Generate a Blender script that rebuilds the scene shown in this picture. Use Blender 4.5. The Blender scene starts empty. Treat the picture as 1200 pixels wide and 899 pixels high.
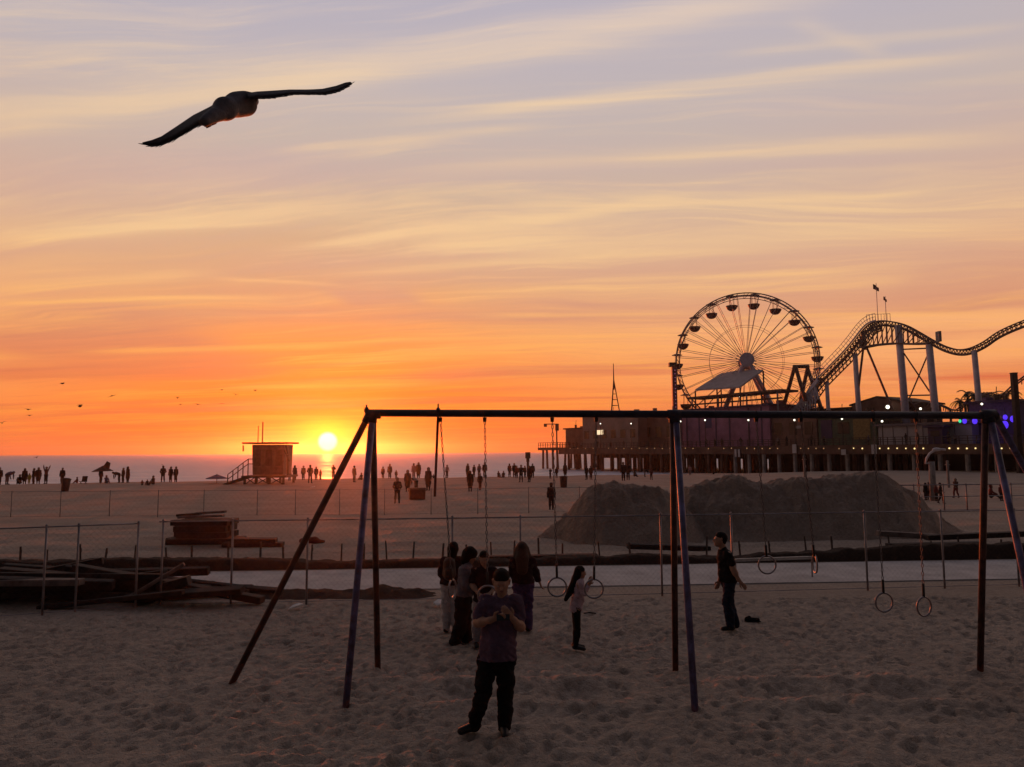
import bpy, bmesh, math, random
import numpy as np
from mathutils import Vector, Matrix
R = math.radians
random.seed(7); rng = np.random.default_rng(11)
scene = bpy.context.scene
C = scene.collection

# ------------------------------------------------------------------ camera
F, W, H = 867.0, 1200.0, 899.0
CAM = Vector((0, 0, 3.2))
PITCH, ROLL = R(5.25), R(-0.32)
CM = Matrix.Rotation(R(90) + PITCH, 3, 'X') @ Matrix.Rotation(ROLL, 3, 'Z')
cd = bpy.data.cameras.new('camera'); cam = bpy.data.objects.new('camera', cd); C.objects.link(cam)
cd.sensor_width = 36; cd.sensor_fit = 'HORIZONTAL'; cd.lens = 36 * F / W
cd.clip_start = 0.1; cd.clip_end = 12000
cam.matrix_world = Matrix.Translation(CAM) @ CM.to_4x4()
scene.camera = cam

def ray(px, py):
    return (CM @ Vector(((px - W / 2) / F, (H / 2 - py) / F, -1))).normalized()
def P(px, py, D):                                   # the point seen at a pixel, D metres out
    d = ray(px, py); return CAM + d * (D / d.y)

# ------------------------------------------------------------------ view, render
scene.view_settings.view_transform = 'Standard'; scene.view_settings.look = 'None'
scene.view_settings.exposure = 0.0; scene.view_settings.gamma = 1.0
scene.cycles.use_denoising = True
scene.cycles.max_bounces = 6; scene.cycles.diffuse_bounces = 2; scene.cycles.glossy_bounces = 3
scene.cycles.volume_bounces = 0; scene.cycles.transparent_max_bounces = 8
scene.cycles.volume_step_rate = 4

# ------------------------------------------------------------------ sky
SUN = ray(384, 517.5)
SUN_AZ = math.atan2(SUN.x, SUN.y); SUN_EL = math.asin(SUN.z)

class Nodes:
    def __init__(s, tree): s.t = tree
    def n(s, typ, **kw):
        nd = s.t.nodes.new(typ)
        for k, v in kw.items(): setattr(nd, k, v)
        return nd
    def put(s, sock, v):
        if isinstance(v, bpy.types.NodeSocket): s.t.links.new(v, sock)
        else: sock.default_value = v
    def m(s, op, a, b=None, c=None, clamp=False):
        nd = s.n('ShaderNodeMath', operation=op, use_clamp=clamp)
        for i, v in enumerate((a, b, c)):
            if v is not None: s.put(nd.inputs[i], v)
        return nd.outputs[0]
    def mix(s, f, a, b, mode='MIX'):
        nd = s.n('ShaderNodeMix', data_type='RGBA', blend_type=mode)
        s.put(nd.inputs[0], f); s.put(nd.inputs[6], col(a)); s.put(nd.inputs[7], col(b))
        return nd.outputs[2]
    def ramp(s, f, stops, interp='LINEAR'):
        nd = s.n('ShaderNodeValToRGB'); cr = nd.color_ramp; cr.interpolation = interp
        while len(cr.elements) < len(stops): cr.elements.new(0.5)
        for e, (p, c) in zip(cr.elements, stops): e.position = p; e.color = col(c)
        s.put(nd.inputs[0], f); return nd.outputs[0]
    def noise(s, vec, scale, detail=4, rough=0.55, dist=0.0):
        nd = s.n('ShaderNodeTexNoise'); s.put(nd.inputs['Vector'], vec)
        nd.inputs['Scale'].default_value = scale; nd.inputs['Detail'].default_value = detail
        nd.inputs['Roughness'].default_value = rough; nd.inputs['Distortion'].default_value = dist
        return nd.outputs[0]
    def xyz(s, x, y, z):
        nd = s.n('ShaderNodeCombineXYZ')
        for i, v in enumerate((x, y, z)): s.put(nd.inputs[i], v)
        return nd.outputs[0]
    def sep(s, v):
        nd = s.n('ShaderNodeSeparateXYZ'); s.put(nd.inputs[0], v); return nd.outputs
    def step(s, x, lo, hi):
        nd = s.n('ShaderNodeMapRange', interpolation_type='SMOOTHSTEP'); nd.clamp = True
        s.put(nd.inputs[0], x); nd.inputs[1].default_value = lo; nd.inputs[2].default_value = hi
        return nd.outputs[0]
def col(c):
    if isinstance(c, (tuple, list)) and len(c) == 3: return (*c, 1)
    return c
def srgb(r, g, b):
    f = lambda v: (v / 255 / 12.92) if v / 255 <= 0.04045 else ((v / 255 + 0.055) / 1.055) ** 2.4
    return (f(r), f(g), f(b))

world = bpy.data.worlds.new('World'); scene.world = world; world.use_nodes = True
wt = world.node_tree; wt.nodes.clear(); N = Nodes(wt)
ZOFF = 0.035
def build_sky():
    d = N.n('ShaderNodeTexCoord').outputs['Generated']
    x, y, z = N.sep(d)
    zc = N.m('MAXIMUM', z, 0.0)
    # clear colours by height, away from the sun and towards it
    side = N.ramp(zc, [(0, srgb(252, 134, 76)), (.035, srgb(252, 143, 78)), (.09, srgb(250, 164, 100)), (.15, srgb(248, 176, 118)),
                       (.21, srgb(236, 182, 134)), (.27, srgb(222, 182, 148)), (.36, srgb(203, 182, 166)), (.45, srgb(193, 180, 180)),
                       (.54, srgb(190, 181, 190)), (.66, srgb(112, 106, 114)), (1, srgb(82, 80, 88))])
    sunw = N.ramp(zc, [(0, srgb(240, 84, 34)), (.03, srgb(246, 100, 18)), (.07, srgb(250, 122, 26)), (.12, srgb(248, 142, 58)),
                       (.17, srgb(236, 156, 94)), (.23, srgb(224, 168, 122)), (.30, srgb(212, 176, 144)), (.38, srgb(202, 182, 166)), (.48, srgb(194, 182, 184)),
                       (.56, srgb(191, 182, 190)), (.66, srgb(112, 106, 114)), (1, srgb(82, 80, 88))])
    g = N.m('ADD', N.m('MULTIPLY', x, math.sin(SUN_AZ)), N.m('MULTIPLY', y, math.cos(SUN_AZ)))
    hl = N.m('SQRT', N.m('ADD', N.m('MULTIPLY', x, x), N.m('MULTIPLY', y, y)))
    ca = N.m('MAXIMUM', N.m('DIVIDE', g, N.m('MAXIMUM', hl, 0.001)), 0.0)
    near = N.m('POWER', ca, 14.0)
    base = N.mix(near, side, sunw)
    # cirrus: coordinates on a flat cloud layer overhead
    zz = N.m('ADD', zc, ZOFF)
    u, v = N.m('DIVIDE', x, zz), N.m('DIVIDE', y, zz)
    ang = R(9); a = N.m('ADD', N.m('MULTIPLY', u, math.cos(ang)), N.m('MULTIPLY', v, -math.sin(ang)))
    b = N.m('ADD', N.m('MULTIPLY', u, math.sin(ang)), N.m('MULTIPLY', v, math.cos(ang)))
    warp = N.noise(N.xyz(N.m('MULTIPLY', a, .35), N.m('MULTIPLY', b, .6), 3.0), 1.0, 3)
    bw = N.m('ADD', b, N.m('MULTIPLY', N.m('SUBTRACT', warp, .5), 1.1))
    n1 = N.noise(N.xyz(N.m('MULTIPLY', a, .30), N.m('MULTIPLY', bw, 1.7), 0.7), 1.0, 9, .66, .5)
    n2 = N.noise(N.xyz(N.m('MULTIPLY', a, .55), N.m('MULTIPLY', bw, 5.0), 5.2), 1.0, 9, .70, .4)
    n4 = N.noise(N.xyz(N.m('MULTIPLY', a, .9), N.m('MULTIPLY', bw, 13.0), 2.2), 1.0, 5, .6, .2)
    n5 = N.noise(N.xyz(N.m('MULTIPLY', a, .22), N.m('MULTIPLY', bw, 1.1), 13.7), 1.0, 5, .6)
    n3 = N.noise(N.xyz(N.m('MULTIPLY', a, .16), N.m('MULTIPLY', bw, .75), 9.4), 1.0, 3)
    bright = N.m('MULTIPLY', N.step(n1, .47, .72), N.m('ADD', .05, N.m('ADD', N.m('MULTIPLY', n2, .9), N.m('MULTIPLY', n4, .7))))
    fine = N.m('MULTIPLY', N.step(n2, .53, .76), N.step(n3, .35, .62))
    dark = N.m('MULTIPLY', N.m('ADD', N.step(n3, .44, .66), N.m('MULTIPLY', N.step(n5, .48, .68), .7)), N.m('ADD', .12, N.m('ADD', N.m('MULTIPLY', n2, .8), N.m('MULTIPLY', n4, .5))))
    hi = N.step(zc, .0, .07)
    lit = N.ramp(zc, [(0, srgb(255, 158, 44)), (.08, srgb(255, 166, 70)), (.16, srgb(255, 184, 100)), (.26, srgb(243, 200, 148)), (.45, srgb(240, 208, 170)), (.58, srgb(226, 206, 196)), (.75, srgb(130, 130, 150))])
    shade = N.ramp(zc, [(0, srgb(226, 104, 62)), (.08, srgb(222, 110, 70)), (.15, srgb(206, 130, 104)), (.26, srgb(212, 168, 146)), (.45, srgb(187, 177, 184)), (.58, srgb(176, 172, 190)), (.75, srgb(100, 102, 124))])
    c = N.mix(N.m('MULTIPLY', dark, N.m('ADD', .40, N.m('MULTIPLY', hi, .45)), clamp=True), base, shade)
    c = N.mix(N.m('MULTIPLY', bright, .75, clamp=True), c, lit)
    c = N.mix(N.m('MULTIPLY', fine, N.m('ADD', .45, N.m('MULTIPLY', hi, .1)), clamp=True), c, lit)
    fine2 = N.m('MULTIPLY', N.step(n4, .50, .70), N.m('MULTIPLY', N.step(n5, .62, .40), N.step(n1, .36, .58)))
    c = N.mix(N.m('MULTIPLY', fine2, .42, clamp=True), c, lit)
    c = N.mix(N.m('MULTIPLY', N.m('MULTIPLY', N.step(n4, .50, .34), N.step(n2, .55, .40)), .35, clamp=True), c, shade)
    # the long single streaks
    def plane(px, py):
        r = ray(px, py); return Vector((r.x / (r.z + ZOFF), r.y / (r.z + ZOFF)))
    def streak(p0, p1, wpx, amp, c, tone=None):
        q0, q1 = plane(*p0), plane(*p1); e = (q1 - q0); L = e.length; e /= L; nn = Vector((-e.y, e.x))
        mx, my = (p0[0] + p1[0]) / 2, (p0[1] + p1[1]) / 2
        wd = (plane(mx, my + wpx) - plane(mx, my)).length
        du, dv = N.m('SUBTRACT', u, q0.x), N.m('SUBTRACT', v, q0.y)
        t = N.m('DIVIDE', N.m('ADD', N.m('MULTIPLY', du, e.x), N.m('MULTIPLY', dv, e.y)), L)
        s = N.m('ADD', N.m('MULTIPLY', du, nn.x), N.m('MULTIPLY', dv, nn.y))
        s = N.m('ADD', s, N.m('MULTIPLY', N.m('SUBTRACT', warp, .5), wd * 2.2))
        s = N.m('ADD', s, N.m('MULTIPLY', N.m('SUBTRACT', n2, .5), wd * 3.4))
        q = N.m('DIVIDE', s, wd)
        ga = N.m('POWER', 2.718, N.m('MULTIPLY', N.m('MULTIPLY', q, q), -1.0))
        win = N.m('MULTIPLY', N.step(t, -.12, .22), N.m('SUBTRACT', 1.0, N.step(t, .78, 1.12)))
        win = N.m('MULTIPLY', win, N.step(y, .05, .3))
        f = N.m('MULTIPLY', N.m('MULTIPLY', ga, win), N.m('MULTIPLY', N.m('ADD', -.12, N.m('ADD', N.m('MULTIPLY', n1, .9), N.m('MULTIPLY', n4, .8))), amp), clamp=True)
        return N.mix(f, c, tone or lit)
    for p0, p1, wpx, amp in [((-60, 152), (430, 78), 17, 1.0), ((300, 100), (960, -14), 19, 1.05), ((-40, 285), (420, 246), 8, 1.0),
                             ((340, 292), (700, 252), 5, .8), ((480, 142), (1180, 62), 8, .75), ((470, 205), (1190, 160), 9, .8),
                             ((-20, 340), (250, 318), 5, .7), ((380, 322), (900, 290), 5, .7), ((930, 20), (1040, 64), 7, .35),
                             ((560, 300), (1190, 262), 9, .6), ((600, 268), (820, 226), 5, .5), ((250, 326), (400, 334), 2.5, .6)]:
        c = streak(p0, p1, wpx, amp, c)
    for p0, p1, wpx, amp in [((-80, 402), (260, 392), 22, .95), ((-60, 442), (330, 428), 12, .9), ((390, 350), (490, 344), 11, .8), ((-40, 218), (430, 196), 20, .8), ((120, 372), (420, 358), 9, .7), ((420, 215), (760, 190), 12, .6), ((820, 128), (1230, 108), 16, .6), ((1050, 330), (1230, 322), 16, .6), ((480, 440), (760, 434), 8, .6)]:
        c = streak(p0, p1, wpx, amp, c, shade)
    for p0, p1, wpx, amp in [((-30, 356), (310, 347), 3, .8), ((60, 268), (330, 262), 3, .7), ((380, 402), (820, 392), 3, .7), ((640, 330), (1010, 318), 3, .6), ((840, 372), (1190, 366), 3, .5), ((100, 412), (420, 405), 3, .8), ((560, 372), (800, 366), 2.5, .6), ((700, 246), (1100, 226), 4, .6), ((260, 455), (520, 450), 3, .7), ((330, 180), (640, 148), 5, .5), ((860, 60), (1200, 30), 6, .4)]:
        c = streak(p0, p1, wpx, amp, c)
    # the glow round the sun and the sun itself
    rx = N.m('SUBTRACT', N.m('MULTIPLY', x, math.cos(SUN_AZ)), N.m('MULTIPLY', y, math.sin(SUN_AZ)))
    dz = N.m('SUBTRACT', z, SUN.z)
    front = N.step(g, .2, .5)
    def gauss(sx, sz, oz=0.0):
        dx = N.m('DIVIDE', rx, sx); dy = N.m('DIVIDE', N.m('SUBTRACT', dz, oz), sz)
        e = N.m('ADD', N.m('MULTIPLY', dx, dx), N.m('MULTIPLY', dy, dy))
        return N.m('MULTIPLY', N.m('POWER', 2.718, N.m('MULTIPLY', e, -1.0)), front)
    c = N.mix(N.m('MULTIPLY', gauss(.10, .05), N.m('ADD', .0, N.m('MULTIPLY', n1, .5)), clamp=True), c, srgb(255, 150, 0))
    ygl = N.m('MULTIPLY', gauss(.038, .014, .014), N.m('ADD', .22, N.m('MULTIPLY', n2, .8)), clamp=True)
    c = N.mix(ygl, c, srgb(255, 225, 0))
    c = N.mix(N.m('MULTIPLY', gauss(.022, .019), 1.0, clamp=True), c, (1.2, .75, .02))
    rr = N.m('SQRT', N.m('ADD', N.m('MULTIPLY', rx, rx), N.m('MULTIPLY', dz, dz)))
    disc = N.m('MULTIPLY', N.m('SUBTRACT', 1.0, N.step(rr, .0085, .0145)), front)
    c = N.mix(disc, c, (2.2, 1.9, 1.15))
    # the dusk sky behind the photographer is darker and bluer
    east = N.step(y, -.45, .45)
    c = N.mix(east, (.052, .049, .055), c)
    bg = N.n('ShaderNodeBackground'); N.put(bg.inputs[0], c); bg.inputs[1].default_value = 1.0
    sky = N.n('ShaderNodeTexSky', sky_type='NISHITA'); sky.sun_disc = False
    sky.sun_elevation = max(SUN_EL, R(.8)); sky.sun_rotation = SUN_AZ; sky.dust_density = 2.5
    bg2 = N.n('ShaderNodeBackground'); N.put(bg2.inputs[0], sky.outputs[0]); bg2.inputs[1].default_value = 0.006
    ad = N.n('ShaderNodeAddShader'); wt.links.new(bg.outputs[0], ad.inputs[0]); wt.links.new(bg2.outputs[0], ad.inputs[1])
    out = N.n('ShaderNodeOutputWorld'); wt.links.new(ad.outputs[0], out.inputs[0])
build_sky()

sl = bpy.data.lights.new('sun', 'SUN'); so = bpy.data.objects.new('sun', sl); C.objects.link(so)
sl.energy = 2.3; sl.angle = R(0.6); sl.color = (1.0, .135, .022)
sd = Vector((math.sin(SUN_AZ) * math.cos(R(1.3)), math.cos(SUN_AZ) * math.cos(R(1.3)), math.sin(R(1.3))))
so.rotation_euler = sd.to_track_quat('Z', 'Y').to_euler(); so.location = sd * 60

# ------------------------------------------------------------------ materials
MATS = {}
def mat(name, c, rough=.8, var=.25, scale=3.0, metal=0.0, bump=0.0, bscale=30.0, c2=None, emit=None, power=1.0, spec=.3):
    if name in MATS: return MATS[name]
    m = bpy.data.materials.new(name); m.use_nodes = True; t = m.node_tree; K = Nodes(t)
    bs = t.nodes['Principled BSDF']; bs.inputs['Roughness'].default_value = rough; bs.inputs['Metallic'].default_value = metal
    bs.inputs['Specular IOR Level'].default_value = spec
    co = K.n('ShaderNodeTexCoord').outputs['Object']
    nz = K.noise(co, scale, 5, .6)
    c2 = c2 or tuple(v * (1 - var) for v in c); c1 = tuple(min(1, v * (1 + var * .6)) for v in c)
    K.put(bs.inputs['Base Color'], K.ramp(nz, [(.34, c2), (.66, c1)]))
    if bump:
        bn = K.n('ShaderNodeBump'); bn.inputs['Strength'].default_value = bump; bn.inputs['Distance'].default_value = .02
        K.put(bn.inputs['Height'], K.noise(co, bscale, 5, .6)); t.links.new(bn.outputs[0], bs.inputs['Normal'])
    if emit:
        bs.inputs['Emission Color'].default_value = col(emit); bs.inputs['Emission Strength'].default_value = power
    MATS[name] = m; return m

def sand_material(name, ca, cb, fine=1.0):
    m = bpy.data.materials.new(name); m.use_nodes = True; t = m.node_tree; K = Nodes(t)
    bs = t.nodes['Principled BSDF']; bs.inputs['Roughness'].default_value = .95; bs.inputs['Specular IOR Level'].default_value = .1
    co = K.n('ShaderNodeTexCoord').outputs['Object']
    big = K.noise(co, .35, 5, .6); mid = K.noise(co, 8.0, 5, .7); sm = K.noise(co, 45.0, 3, .6)
    f = K.m('ADD', K.m('MULTIPLY', big, .38), K.m('ADD', K.m('MULTIPLY', mid, .48), K.m('MULTIPLY', sm, .22)))
    K.put(bs.inputs['Base Color'], K.ramp(f, [(.36, cb), (.72, ca)]))
    h = K.m('ADD', K.m('MULTIPLY', K.noise(co, 14.0, 4, .65), 1.15), K.m('MULTIPLY', K.noise(co, 38.0, 4, .65), .45))
    bn = K.n('ShaderNodeBump'); bn.inputs['Strength'].default_value = 1.0 * fine; bn.inputs['Distance'].default_value = .05
    K.put(bn.inputs['Height'], h); t.links.new(bn.outputs[0], bs.inputs['Normal'])
    return m

# ------------------------------------------------------------------ mesh helpers
class MB:
    def __init__(s): s.v = []; s.f = []
    def add(s, vs, fs):
        o = len(s.v); s.v += [tuple(p) for p in vs]; s.f += [tuple(i + o for i in f) for f in fs]; return s
    def box(s, c, size, rz=0.0, M=None, taper=1.0):
        hx, hy, hz = (q / 2 for q in size); M3 = M or Matrix.Rotation(rz, 3, 'Z'); c = Vector(c); vs = []
        for z in (-hz, hz):
            k = taper if z > 0 else 1.0
            for x, y in ((-hx, -hy), (hx, -hy), (hx, hy), (-hx, hy)): vs.append(c + M3 @ Vector((x * k, y * k, z)))
        return s.add(vs, [(0, 3, 2, 1), (4, 5, 6, 7), (0, 1, 5, 4), (1, 2, 6, 5), (2, 3, 7, 6), (3, 0, 4, 7)])
    def tube(s, pts, r, n=8, cap=True, flat=None):
        pts = [Vector(p) for p in pts]; k = len(pts); rs = r if isinstance(r, (list, tuple)) else [r] * k
        vs = []; up = None
        for i, p in enumerate(pts):
            t = (pts[min(i + 1, k - 1)] - pts[max(i - 1, 0)]).normalized()
            if up is None: up = Vector((0, 0, 1)) if abs(t.z) < .9 else Vector((0, 1, 0))
            a = t.cross(up).normalized(); b = a.cross(t).normalized(); up = b
            for j in range(n):
                q = 2 * math.pi * (j + .5) / n; vs.append(p + (a * math.cos(q) + b * math.sin(q) * (flat or 1)) * rs[i])
        fs = []
        for i in range(k - 1):
            for j in range(n):
                fs.append((i * n + j, i * n + (j + 1) % n, (i + 1) * n + (j + 1) % n, (i + 1) * n + j))
        if cap: fs += [tuple(range(n))[::-1], tuple((k - 1) * n + j for j in range(n))]
        return s.add(vs, fs)
    def bar(s, a, b, w, h=None): return s.tube([a, b], [w * .7071] * 2, 4, True, (h or w) / w)
    def ring(s, c, R_, r, M=None, n=24, k=6, arc=(0, 2 * math.pi)):
        c = Vector(c); M = M or Matrix.Identity(3); full = abs(arc[1] - arc[0] - 2 * math.pi) < 1e-6
        m = n if full else n + 1; vs = []
        for i in range(m):
            q = arc[0] + (arc[1] - arc[0]) * i / n
            for j in range(k):
                w = 2 * math.pi * j / k
                vs.append(c + M @ Vector(((R_ + r * math.cos(w)) * math.cos(q), r * math.sin(w), (R_ + r * math.cos(w)) * math.sin(q))))
        fs = []
        for i in range(n):
            i2 = (i + 1) % m if full else i + 1
            for j in range(k): fs.append((i * k + j, i * k + (j + 1) % k, i2 * k + (j + 1) % k, i2 * k + j))
        return s.add(vs, fs)
    def ball(s, c, r, n=10, k=6, M=None):
        c = Vector(c); rx, ry, rz = r if isinstance(r, (tuple, list)) else (r, r, r); vs = []; M = M or Matrix.Identity(3)
        for i in range(k + 1):
            t = math.pi * i / k
            for j in range(n):
                q = 2 * math.pi * j / n
                vs.append(c + M @ Vector((rx * math.sin(t) * math.cos(q), ry * math.sin(t) * math.sin(q), rz * math.cos(t))))
        fs = []
        for i in range(k):
            for j in range(n):
                fs.append((i * n + j, (i + 1) * n + j, (i + 1) * n + (j + 1) % n, i * n + (j + 1) % n))
        return s.add(vs, fs)
    def prism(s, poly, ext):                        # poly: 3-D points, ext: extrusion vector
        poly = [Vector(p) for p in poly]; e = Vector(ext); n = len(poly)
        vs = poly + [p + e for p in poly]
        return s.add(vs, [tuple(range(n))[::-1], tuple(range(n, 2 * n))] + [(i, (i + 1) % n, n + (i + 1) % n, n + i) for i in range(n)])
    def build(s, name, m, parent=None, smooth=False, loc=None):
        me = bpy.data.meshes.new(name); me.from_pydata(s.v, [], s.f); me.update()
        bm = bmesh.new(); bm.from_mesh(me); bmesh.ops.remove_doubles(bm, verts=bm.verts, dist=1e-6); bmesh.ops.recalc_face_normals(bm, faces=bm.faces); bm.to_mesh(me); bm.free()
        if smooth: me.polygons.foreach_set('use_smooth', [True] * len(me.polygons))
        return link(name, me, m, parent, loc)
def link(name, me, m, parent=None, loc=None):
    o = bpy.data.objects.new(name, me); C.objects.link(o)
    if m and not me.materials:
        for q in (m if isinstance(m, list) else [m]): me.materials.append(q)
    if parent: o.parent = parent
    if loc is not None: o.location = loc
    return o
def tag(o, label=None, cat=None, group=None, kind=None):
    if label: o['label'] = label
    if cat: o['category'] = cat
    if group: o['group'] = group
    if kind: o['kind'] = kind
    return o
def thing(name, label, cat, loc=(0, 0, 0), rz=0.0, group=None):
    o = bpy.data.objects.new(name, None); C.objects.link(o); o.location = loc; o.rotation_euler = (0, 0, rz); o.empty_display_size = .2
    return tag(o, label, cat, group)
def copy_tree(o, parent=None):
    c = o.copy(); C.objects.link(c)
    if parent: c.parent = parent
    for ch in list(o.children): copy_tree(ch, c)
    return c

# value noise for the terrain
_G = rng.random((256, 256))
def vnoise(x, y):
    xi = np.floor(x).astype(int); yi = np.floor(y).astype(int); fx = x - xi; fy = y - yi
    fx = fx * fx * (3 - 2 * fx); fy = fy * fy * (3 - 2 * fy)
    g = lambda a, b: _G[a & 255, b & 255]
    return (g(xi, yi) * (1 - fx) + g(xi + 1, yi) * fx) * (1 - fy) + (g(xi, yi + 1) * (1 - fx) + g(xi + 1, yi + 1) * fx) * fy
def fbm(x, y, o=4):
    s = 0; a = .5
    for i in range(o): s = s + a * (vnoise(x * 2 ** i + 17.3 * i, y * 2 ** i + 9.1 * i) - .5); a *= .55
    return s
def sstep(x, a, b):
    t = np.clip((x - a) / (b - a), 0, 1); return t * t * (3 - 2 * t)

SEA_Z = -1.5
def crest(x): return np.clip(96 + .30 * x, 78, 112)
def base_z(x, y):
    cr = crest(x)
    return -2.6 * sstep(y, cr - 2, cr + 34) - 12 * sstep(y, cr + 30, cr + 120)
def gz(x, y): return float(base_z(np.array(float(x)), np.array(float(y))))
def G(px, py, z=0.0):                               # where a pixel meets the level sand
    d = ray(px, py); return CAM + d * ((z - CAM.z) / d.z)
def at(px, D):                                      # a spot on the ground D metres out
    p = P(px, 530, D); p.z = gz(p.x, D); return p

# ------------------------------------------------------------------ setting: sand, path, sea
SAND = sand_material('beach sand', (.47, .37, .30), (.235, .178, .142))
SOIL = sand_material('dark soil', (.085, .055, .042), (.035, .022, .018), 1.4)
PILE = sand_material('damp heaped sand', (.46, .34, .275), (.23, .165, .132), 1.8)

def spaced(a, b, d0, growth, dmax):
    out = [a]; d = d0
    while out[-1] < b: out.append(out[-1] + d); d = min(d * growth, dmax)
    return out
def build_sand():
    ys = spaced(5.5, 19, .034, 1.002, .09) ; ys += spaced(ys[-1] + .1, 190, .1, 1.03, 4.0)
    ys = [-80, -50, -30, -18, -10, -5, -1, 2, 3.5, 4.6, 5.1] + ys
    half = spaced(.0, 12.5, .038, 1.0, .05); half += spaced(half[-1] + .06, 320, .07, 1.06, 14)
    xs = [-v for v in half[:0:-1]] + half
    X, Y = np.meshgrid(np.array(xs), np.array(ys))
    Z = base_z(X, Y)
    lane = Y - (.062 * X)                           # the path runs slightly off square
    dist = np.hypot(X, Y)
    trod = 1 - sstep(lane, 15.0, 17.0)
    far = np.clip(12 / np.maximum(dist, 8), .25, 1)
    Z = Z + fbm(X * .9, Y * .9, 4) * .06 * trod + fbm(X * 2.6 + 40, Y * 2.6, 4) * .05 * trod + fbm(X * 8 + 90, Y * 8, 3) * .05 * trod
    Z = Z + (1 - trod) * sstep(lane, 21, 24) * (fbm(X * .35, Y * .9, 4) * .22 + fbm(X * 1.7, Y * 3.0, 3) * .07) * (1 - sstep(Y, 70, 90))
    Z = Z + sstep(Y, 60, 80) * (1 - sstep(Y, 100, 130)) * fbm(X * .12 + 5, Y * .1, 3) * .35
    xa, ya = np.array(xs), np.array(ys)
    for i in range(19000):                           # footprints
        cx, cy = rng.uniform(-12, 12), rng.uniform(5.5, 16.4); q = rng.uniform(0, math.pi)
        lx = .044 + .065 * rng.random() ** 2.2; ly = lx * rng.uniform(.5, .85); dp = lx * rng.uniform(.20, .42)
        i0, i1 = np.searchsorted(ya, [cy - .5, cy + .5]); j0, j1 = np.searchsorted(xa, [cx - .5, cx + .5])
        dx, dy = X[i0:i1, j0:j1] - cx, Y[i0:i1, j0:j1] - cy
        a, b = dx * math.cos(q) + dy * math.sin(q), -dx * math.sin(q) + dy * math.cos(q)
        r2 = (a / lx) ** 2 + (b / ly) ** 2
        Z[i0:i1, j0:j1] += -dp * np.exp(-r2) + dp * .42 * np.exp(-(np.sqrt(r2) - 1.55) ** 2 * 4)
    for px in (571, 530, 653, 696, 899, 955, 1036, 1083):        # worn hollows under the rings
        c_ = P(px, 700, 10.1); Z += -.08 * np.exp(-(((X - c_.x) / .42) ** 2 + ((Y - c_.y) / .34) ** 2)) + .05 * np.exp(-(np.hypot((X - c_.x) / .42, (Y - c_.y) / .34) - 1.6) ** 2 * 5)
    for px, py in ((443, 784), (404, 830), (267, 802), (791.5, 787), (815, 835), (1148, 787), (555, 862), (594, 868)):   # sand banked round the feet
        c_ = G(px, py); r_ = np.hypot(X - c_.x, Y - c_.y); Z += .028 * np.exp(-((r_ - .11) / .07) ** 2)
    for i in range(260):                            # a scuffed patch and clods
        cx, cy = rng.normal(P(525, 770, 11.2).x, .42), rng.normal(11.25, .16); r2 = ((X[150:400] - cx) / .05) ** 2 + ((Y[150:400] - cy) / .04) ** 2; Z[150:400] += rng.uniform(-.05, .045) * np.exp(-r2)
    for k, off in enumerate((24.2, 25.9, 28.4, 30.2, 33.0)):      # vehicle tracks beyond the path
        l2 = Y - (.05 * X) - off - .5 * np.sin(X * .11 + k)
        Z += -.07 * np.exp(-(l2 / .16) ** 2) + .05 * np.exp(-((l2 - .34) / .14) ** 2)
    ny, nx = X.shape; V = np.stack([X, Y, Z], -1).reshape(-1, 3)
    I = np.arange(ny * nx).reshape(ny, nx); Q = np.stack([I[:-1, :-1], I[:-1, 1:], I[1:, 1:], I[1:, :-1]], -1).reshape(-1, 4)
    me = quadmesh('beach_sand', V, Q, True)
    tag(link('beach_sand', me, SAND), kind='structure')
    from_grid = (xa, ya, Z)
    return from_grid
def quadmesh(name, V, Q, smooth=False):
    me = bpy.data.meshes.new(name); me.vertices.add(len(V)); me.vertices.foreach_set('co', np.ascontiguousarray(V, dtype=np.float32).ravel())
    me.loops.add(Q.size); me.loops.foreach_set('vertex_index', np.ascontiguousarray(Q, dtype=np.int32).ravel())
    me.polygons.add(len(Q)); me.polygons.foreach_set('loop_start', np.arange(0, Q.size, 4, dtype=np.int32))
    me.update(calc_edges=True)
    if smooth: me.polygons.foreach_set('use_smooth', np.ones(len(Q), dtype=bool))
    me.validate(); return me
GRID = build_sand()
def hz(x, y):                                       # height of the finished sand
    xa, ya, Z = GRID; j = int(np.clip(np.searchsorted(xa, x), 1, len(xa) - 1)); i = int(np.clip(np.searchsorted(ya, y), 1, len(ya) - 1))
    return float(Z[i - 1:i + 1, j - 1:j + 1].mean())
def foot(px, py):
    p = G(px, py); p.z = hz(p.x, p.y); return p

def build_path():
    mb = MB(); n = 150; xs = [-70 + 140 * i / n for i in range(n + 1)]
    vs = []
    for x in xs:
        for off, z in ((17.75, -.02), (17.75, .028), (20.75, .028), (20.75, -.02)): vs.append((x, off + .062 * x, z + .004 * math.sin(x * 1.3)))
    fs = []
    for i in range(n):
        for j in range(3): fs.append((i * 4 + j, (i + 1) * 4 + j, (i + 1) * 4 + j + 1, i * 4 + j + 1))
    mb.add(vs, fs)
    m = mat('pale concrete', (.43, .385, .37), .9, .22, 1.3, bump=.3, bscale=25)
    tag(mb.build('concrete_path', m), kind='structure')
build_path()

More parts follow.
